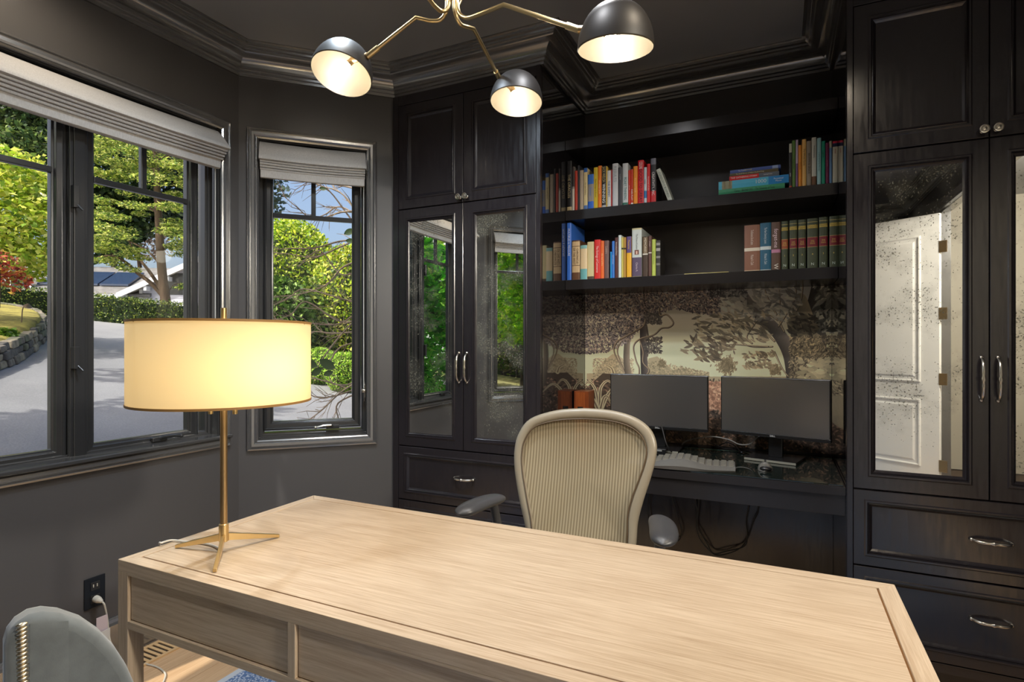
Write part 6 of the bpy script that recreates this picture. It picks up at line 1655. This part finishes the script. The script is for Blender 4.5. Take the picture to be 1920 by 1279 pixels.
# leafless shrub close outside the narrow window
def bare_shrub():
    base = Vector((-3.35, 4.9, 0)); base.z = GZ(base.x)
    r = thing('bare_branched_shrub', base, 'leafless twiggy shrub arching across the outside of the narrow window', 'shrub')
    M_tw = mat('pale_twig', srgb(172, 152, 132), 0.8, var=(8, 0.2))
    D0 = 4.4
    rr = random.Random(21)
    roots = [
        [(700, 470, 4.6), (650, 400, 4.5), (610, 352, 4.4), (560, 338, 4.3)], [(690, 440, 4.2), (655, 378, 4.2), (628, 356, 4.2), (600, 350, 4.2)],
        [(690, 420, 4.5), (640, 388, 4.5), (610, 402, 4.5), (595, 408, 4.5)], [(690, 395, 4.4), (640, 398, 4.4), (590, 412, 4.4), (556, 388, 4.4), (530, 366, 4.4)],
        [(690, 450, 4.4), (640, 452, 4.4), (590, 465, 4.4), (540, 466, 4.4), (505, 470, 4.4)], [(690, 440, 4.6), (640, 462, 4.6), (590, 482, 4.6), (540, 476, 4.6), (505, 474, 4.6)],
        [(690, 485, 4.3), (645, 500, 4.3), (610, 535, 4.3), (560, 552, 4.3), (505, 556, 4.3)], [(690, 575, 4.4), (640, 560, 4.4), (570, 542, 4.4), (540, 560, 4.4), (508, 574, 4.4)],
        [(690, 590, 4.4), (640, 604, 4.4), (575, 566, 4.4), (545, 590, 4.4), (510, 602, 4.4)], [(690, 565, 4.5), (640, 606, 4.5), (580, 606, 4.5), (530, 600, 4.5), (505, 596, 4.5)],
        [(690, 580, 4.2), (648, 618, 4.2), (608, 668, 4.2), (590, 700, 4.2)], [(690, 620, 4.4), (630, 625, 4.4), (590, 622, 4.4), (560, 628, 4.4)],
        [(690, 700, 4.3), (650, 722, 4.3), (610, 715, 4.3), (570, 702, 4.3), (540, 690, 4.3)], [(690, 705, 4.2), (640, 735, 4.2), (600, 772, 4.2), (560, 800, 4.2)],
        [(690, 720, 4.4), (630, 742, 4.4), (590, 744, 4.4), (560, 722, 4.4)], [(690, 730, 4.5), (634, 756, 4.5), (636, 790, 4.5), (640, 810, 4.5)], [(700, 640, 4.4), (640, 650, 4.4), (616, 690, 4.4), (622, 720, 4.4)],
        [(690, 500, 4.7), (640, 515, 4.7), (600, 470, 4.7), (560, 500, 4.7)], [(690, 360, 4.3), (650, 350, 4.3), (620, 345, 4.3), (590, 340, 4.3)],
    ]
    for pts in roots:
        P = smooth_path([atD(*p) for p in pts], 5)
        n = len(P)
        mb = MB().tube(P, [0.0085 - 0.0058 * i / n for i in range(n)], 6)
        br = build('branch', mb, M_tw, r, smooth=True)
        tw = MB()
        for k in range(rr.randint(9, 14)):
            i = rr.randrange(3, n - 1); p = P[i]
            L = rr.uniform(0.06, 0.22)
            d = (P[i + 1] - P[i]).normalized()
            q = Vector((rr.gauss(0, 1), rr.gauss(0, 1), rr.gauss(0, 1)))
            v = (d + q.cross(d).normalized() * rr.uniform(0.5, 1.1)).normalized()
            a = p + v * L * 0.5 + Vector((rr.gauss(0, .012), rr.gauss(0, .012), rr.gauss(0, .012)))
            b = p + v * L + Vector((0, 0, rr.uniform(-.03, .04)))
            tw.tube([p, a, b], [0.0032, 0.0024, 0.001], 4)
            if rr.random() < 0.6:
                c = a + (v + Vector((rr.gauss(0, .6), rr.gauss(0, .6), rr.gauss(0, .6)))).normalized() * L * 0.5
                tw.tube([a, c], [0.0022, 0.0009], 4)
        t = build('twig', tw, M_tw, br, smooth=True); t['kind'] = 'stuff'
    # main stems from the ground, out of view at the right
    for k in range(4):
        e = atD(*roots[k * 4][0])
        build('stem', MB().tube(smooth_path([base + Vector((0.05 * k, 0, -0.05)), base.lerp(e, 0.5) + Vector((0.25, 0.15, 0)), e], 5), [0.02] * 11, 7), M_tw, r, smooth=True)
    ML = mat('old_leaf_green', srgb(50, 74, 36), 0.5)
    for u, v, s in ((655, 435, 22), (657, 452, 18), (614, 683, 34), (584, 682, 26), (594, 697, 24), (616, 700, 20), (606, 354, 14)):
        c = atD(u, v, 4.15); w = s * 4.15 / FPX / 2
        R = Vector((CS, SN, 0)); a = rr.uniform(-0.5, 0.8)
        ax = R * math.cos(a) + Vector((0, 0, 1)) * math.sin(a); bx = -R * math.sin(a) + Vector((0, 0, 1)) * math.cos(a)
        pts = []
        for i in range(13):
            t = -1 + 2 * i / 12
            pts.append((t, 0.55 * (1 - abs(t) ** 2.2)))
        nz = ax.cross(bx)
        up = [c + ax * t * w + bx * h * w + nz * 0.004 for t, h in pts]; dn = [c + ax * t * w - bx * h * w + nz * 0.004 for t, h in pts]; md = [c + ax * t * w for t, h in pts]
        build('old_leaf', MB().grid([up, md, dn]), ML, r, smooth=True, ang=80)
bare_shrub()

# garden on the near side of the bay: what the cabinet mirrors reflect
GM = [(110, 214, 50), (140, 226, 70), (80, 190, 46), (176, 236, 100), (60, 150, 40)]
def side_tree(name, label, x, y, h, blobs, cols, size, n, bark, tr=0.10, flat=0.4):
    b = Vector((x, y, GZ(x)))
    r = thing(name, b, label, 'tree', 'trees on the near side of the bay')
    build('trunk', MB().tube([b, b + Vector((0.08, -0.05, h * .5)), b + Vector((0.0, 0.1, h))], [tr, tr * .8, tr * .5], 10), bark, r, smooth=True)
    foliage('crown', np.concatenate([shell(c, R, int(n * R[0] * R[0]), 0.3) for c, R in blobs]), size, 0.45, cols, r, flat=flat, lm=M_leaft)
side_tree('green_maple', 'bright green cutleaf maple reflected in the left mirror door', -5.6, -2.6, 2.4, [((-5.6, -2.6, 1.6), (1.5, 1.5, 1.6)), ((-5.0, -1.6, 2.2), (1.0, 1.0, 0.9)), ((-6.4, -2.0, 0.8), (1.2, 1.2, 0.8))], GM, 0.13, 5200, M_bark)
side_tree('lime_tree', 'lime green tree with a pale trunk reflected in the second mirror door', -4.3, -5.2, 2.6, [((-4.2, -5.0, 3.3), (1.8, 1.6, 1.1)), ((-3.6, -4.2, 2.6), (1.0, 0.9, 0.5)), ((-5.0, -6.2, 2.2), (1.3, 1.3, 1.0))], [(206, 240, 60), (176, 226, 50), (226, 246, 110), (140, 196, 50)], 0.13, 3600, M_pale, 0.13)
side_tree('green_maple', 'green tree standing farther off behind the lime one', -6.4, -9.0, 3, [((-6.4, -9, 2.6), (2.4, 2, 2.2)), ((-4.0, -9.5, 1.4), (2.2, 1.6, 1.5))], [(80, 110, 44), (120, 140, 60), (160, 150, 120), (60, 84, 36)], 0.16, 2600, M_bark)

# mossy bed, dark fence and pink shrub at the foot of the lime tree
gb = MB()
gb.grid([[(x, y, GZ(x) + 0.012 + 0.05 * math.sin(x * 1.7) * math.sin(y * 1.3) ** 2) for x in (-9.5, -8, -6.5, -5, -3.8, -3.0)] for y in (-12, -10, -8, -6, -4.5, -3, -1.8)])
build('garden_bed', gb, mat('mossy_ground', srgb(150, 146, 80), 0.95, var=(2.5, 0.5), bump=(8, 0.8, 0.05)), kind='structure', base=(0, 0, 0))
fe = thing('garden_fence', (-5, -11.2, GZ(-5)), 'dark board fence at the back of the side garden, reflected in the second mirror', 'fence')
for i in range(34):
    x = -9.4 + 0.22 * i
    build('fence_board', MB().box(x, x + 0.205, -11.25, -11.22, GZ(x) - 0.02, GZ(-5) + 1.9), M_dkb, fe)
side_tree('pink_shrub', 'loose pinkish shrub below the lime tree, reflected in the second mirror', -4.6, -7.2, 1.2, [((-4.6, -7.2, 0.95), (0.9, 0.8, 0.75)), ((-3.6, -8.0, 0.8), (0.8, 0.7, 0.7))], [(206, 176, 176), (150, 160, 80), (110, 130, 60), (190, 150, 150)], 0.11, 2200, M_bark, 0.04)
side_tree('laurel_shrub', 'dark glossy shrub by the fence, reflected in the second mirror', -3.3, -9.6, 1.0, [((-3.3, -9.6, 0.9), (0.9, 0.8, 0.9)), ((-5.6, -9.8, 1.0), (1.1, 0.8, 1.0))], [(60, 90, 44), (90, 120, 60), (40, 64, 34)], 0.14, 1500, M_bark, 0.04)

def shade_tree(label, x, y, blobs):
    b = Vector((x, y, GZ(x)))
    r = thing('shade_tree', b, label, 'tree', 'tall trees shading the driveway')
    build('trunk', MB().tube([b, b + Vector((0.2, 0, 3.2)), b + Vector((0.4, 0.3, 6.4))], [0.24, 0.19, 0.10], 10), M_bark, r, smooth=True)
    foliage('crown', np.concatenate([ballp(c, R, n) for c, R, n in blobs]), 0.30, 0.6, DK, r, flat=0.5)
shade_tree('tall tree beside the house shading the near driveway', -8.6, -4.2, [((-8.4, -2.4, 6.6), (2.0, 2.9, 0.8), 4600), ((-5.6, -2.6, 6.8), (2.0, 3.2, 0.8), 4600), ((-9.6, 0.2, 6.9), (1.2, 1.2, 0.7), 420), ((-6.6, 0.6, 6.9), (1.5, 0.8, 0.6), 500)])
shade_tree('tall tree farther up the driveway casting dappled shade', -15.5, 0.5, [((-13.8, 2.6, 8.2), (2.2, 1.0, 0.8), 520), ((-17, 0.8, 8.4), (2.4, 1.6, 0.9), 900), ((-16.5, -1.6, 8.2), (2.6, 1.5, 0.9), 1000), ((-12.0, 0.4, 8.0), (1.6, 0.8, 0.6), 260)])
# ------------------------------------------------------------------ lettering becomes real mesh
bpy.context.view_layer.update()
_dg = bpy.context.evaluated_depsgraph_get()
_mc = {}
for o in [o for o in COL.objects if o.type == 'FONT']:
    d = o.data; k = (d.body, round(d.size, 5))
    if k not in _mc:
        me = bpy.data.meshes.new_from_object(o.evaluated_get(_dg)); _mc[k] = me
    me = _mc[k].copy(); me.materials.clear(); me.materials.append(d.materials[0])
    n = bpy.data.objects.new('lettering', me); COL.objects.link(n)
    n.parent = o.parent; n.matrix_local = o.matrix_local.copy()
    bpy.data.objects.remove(o)
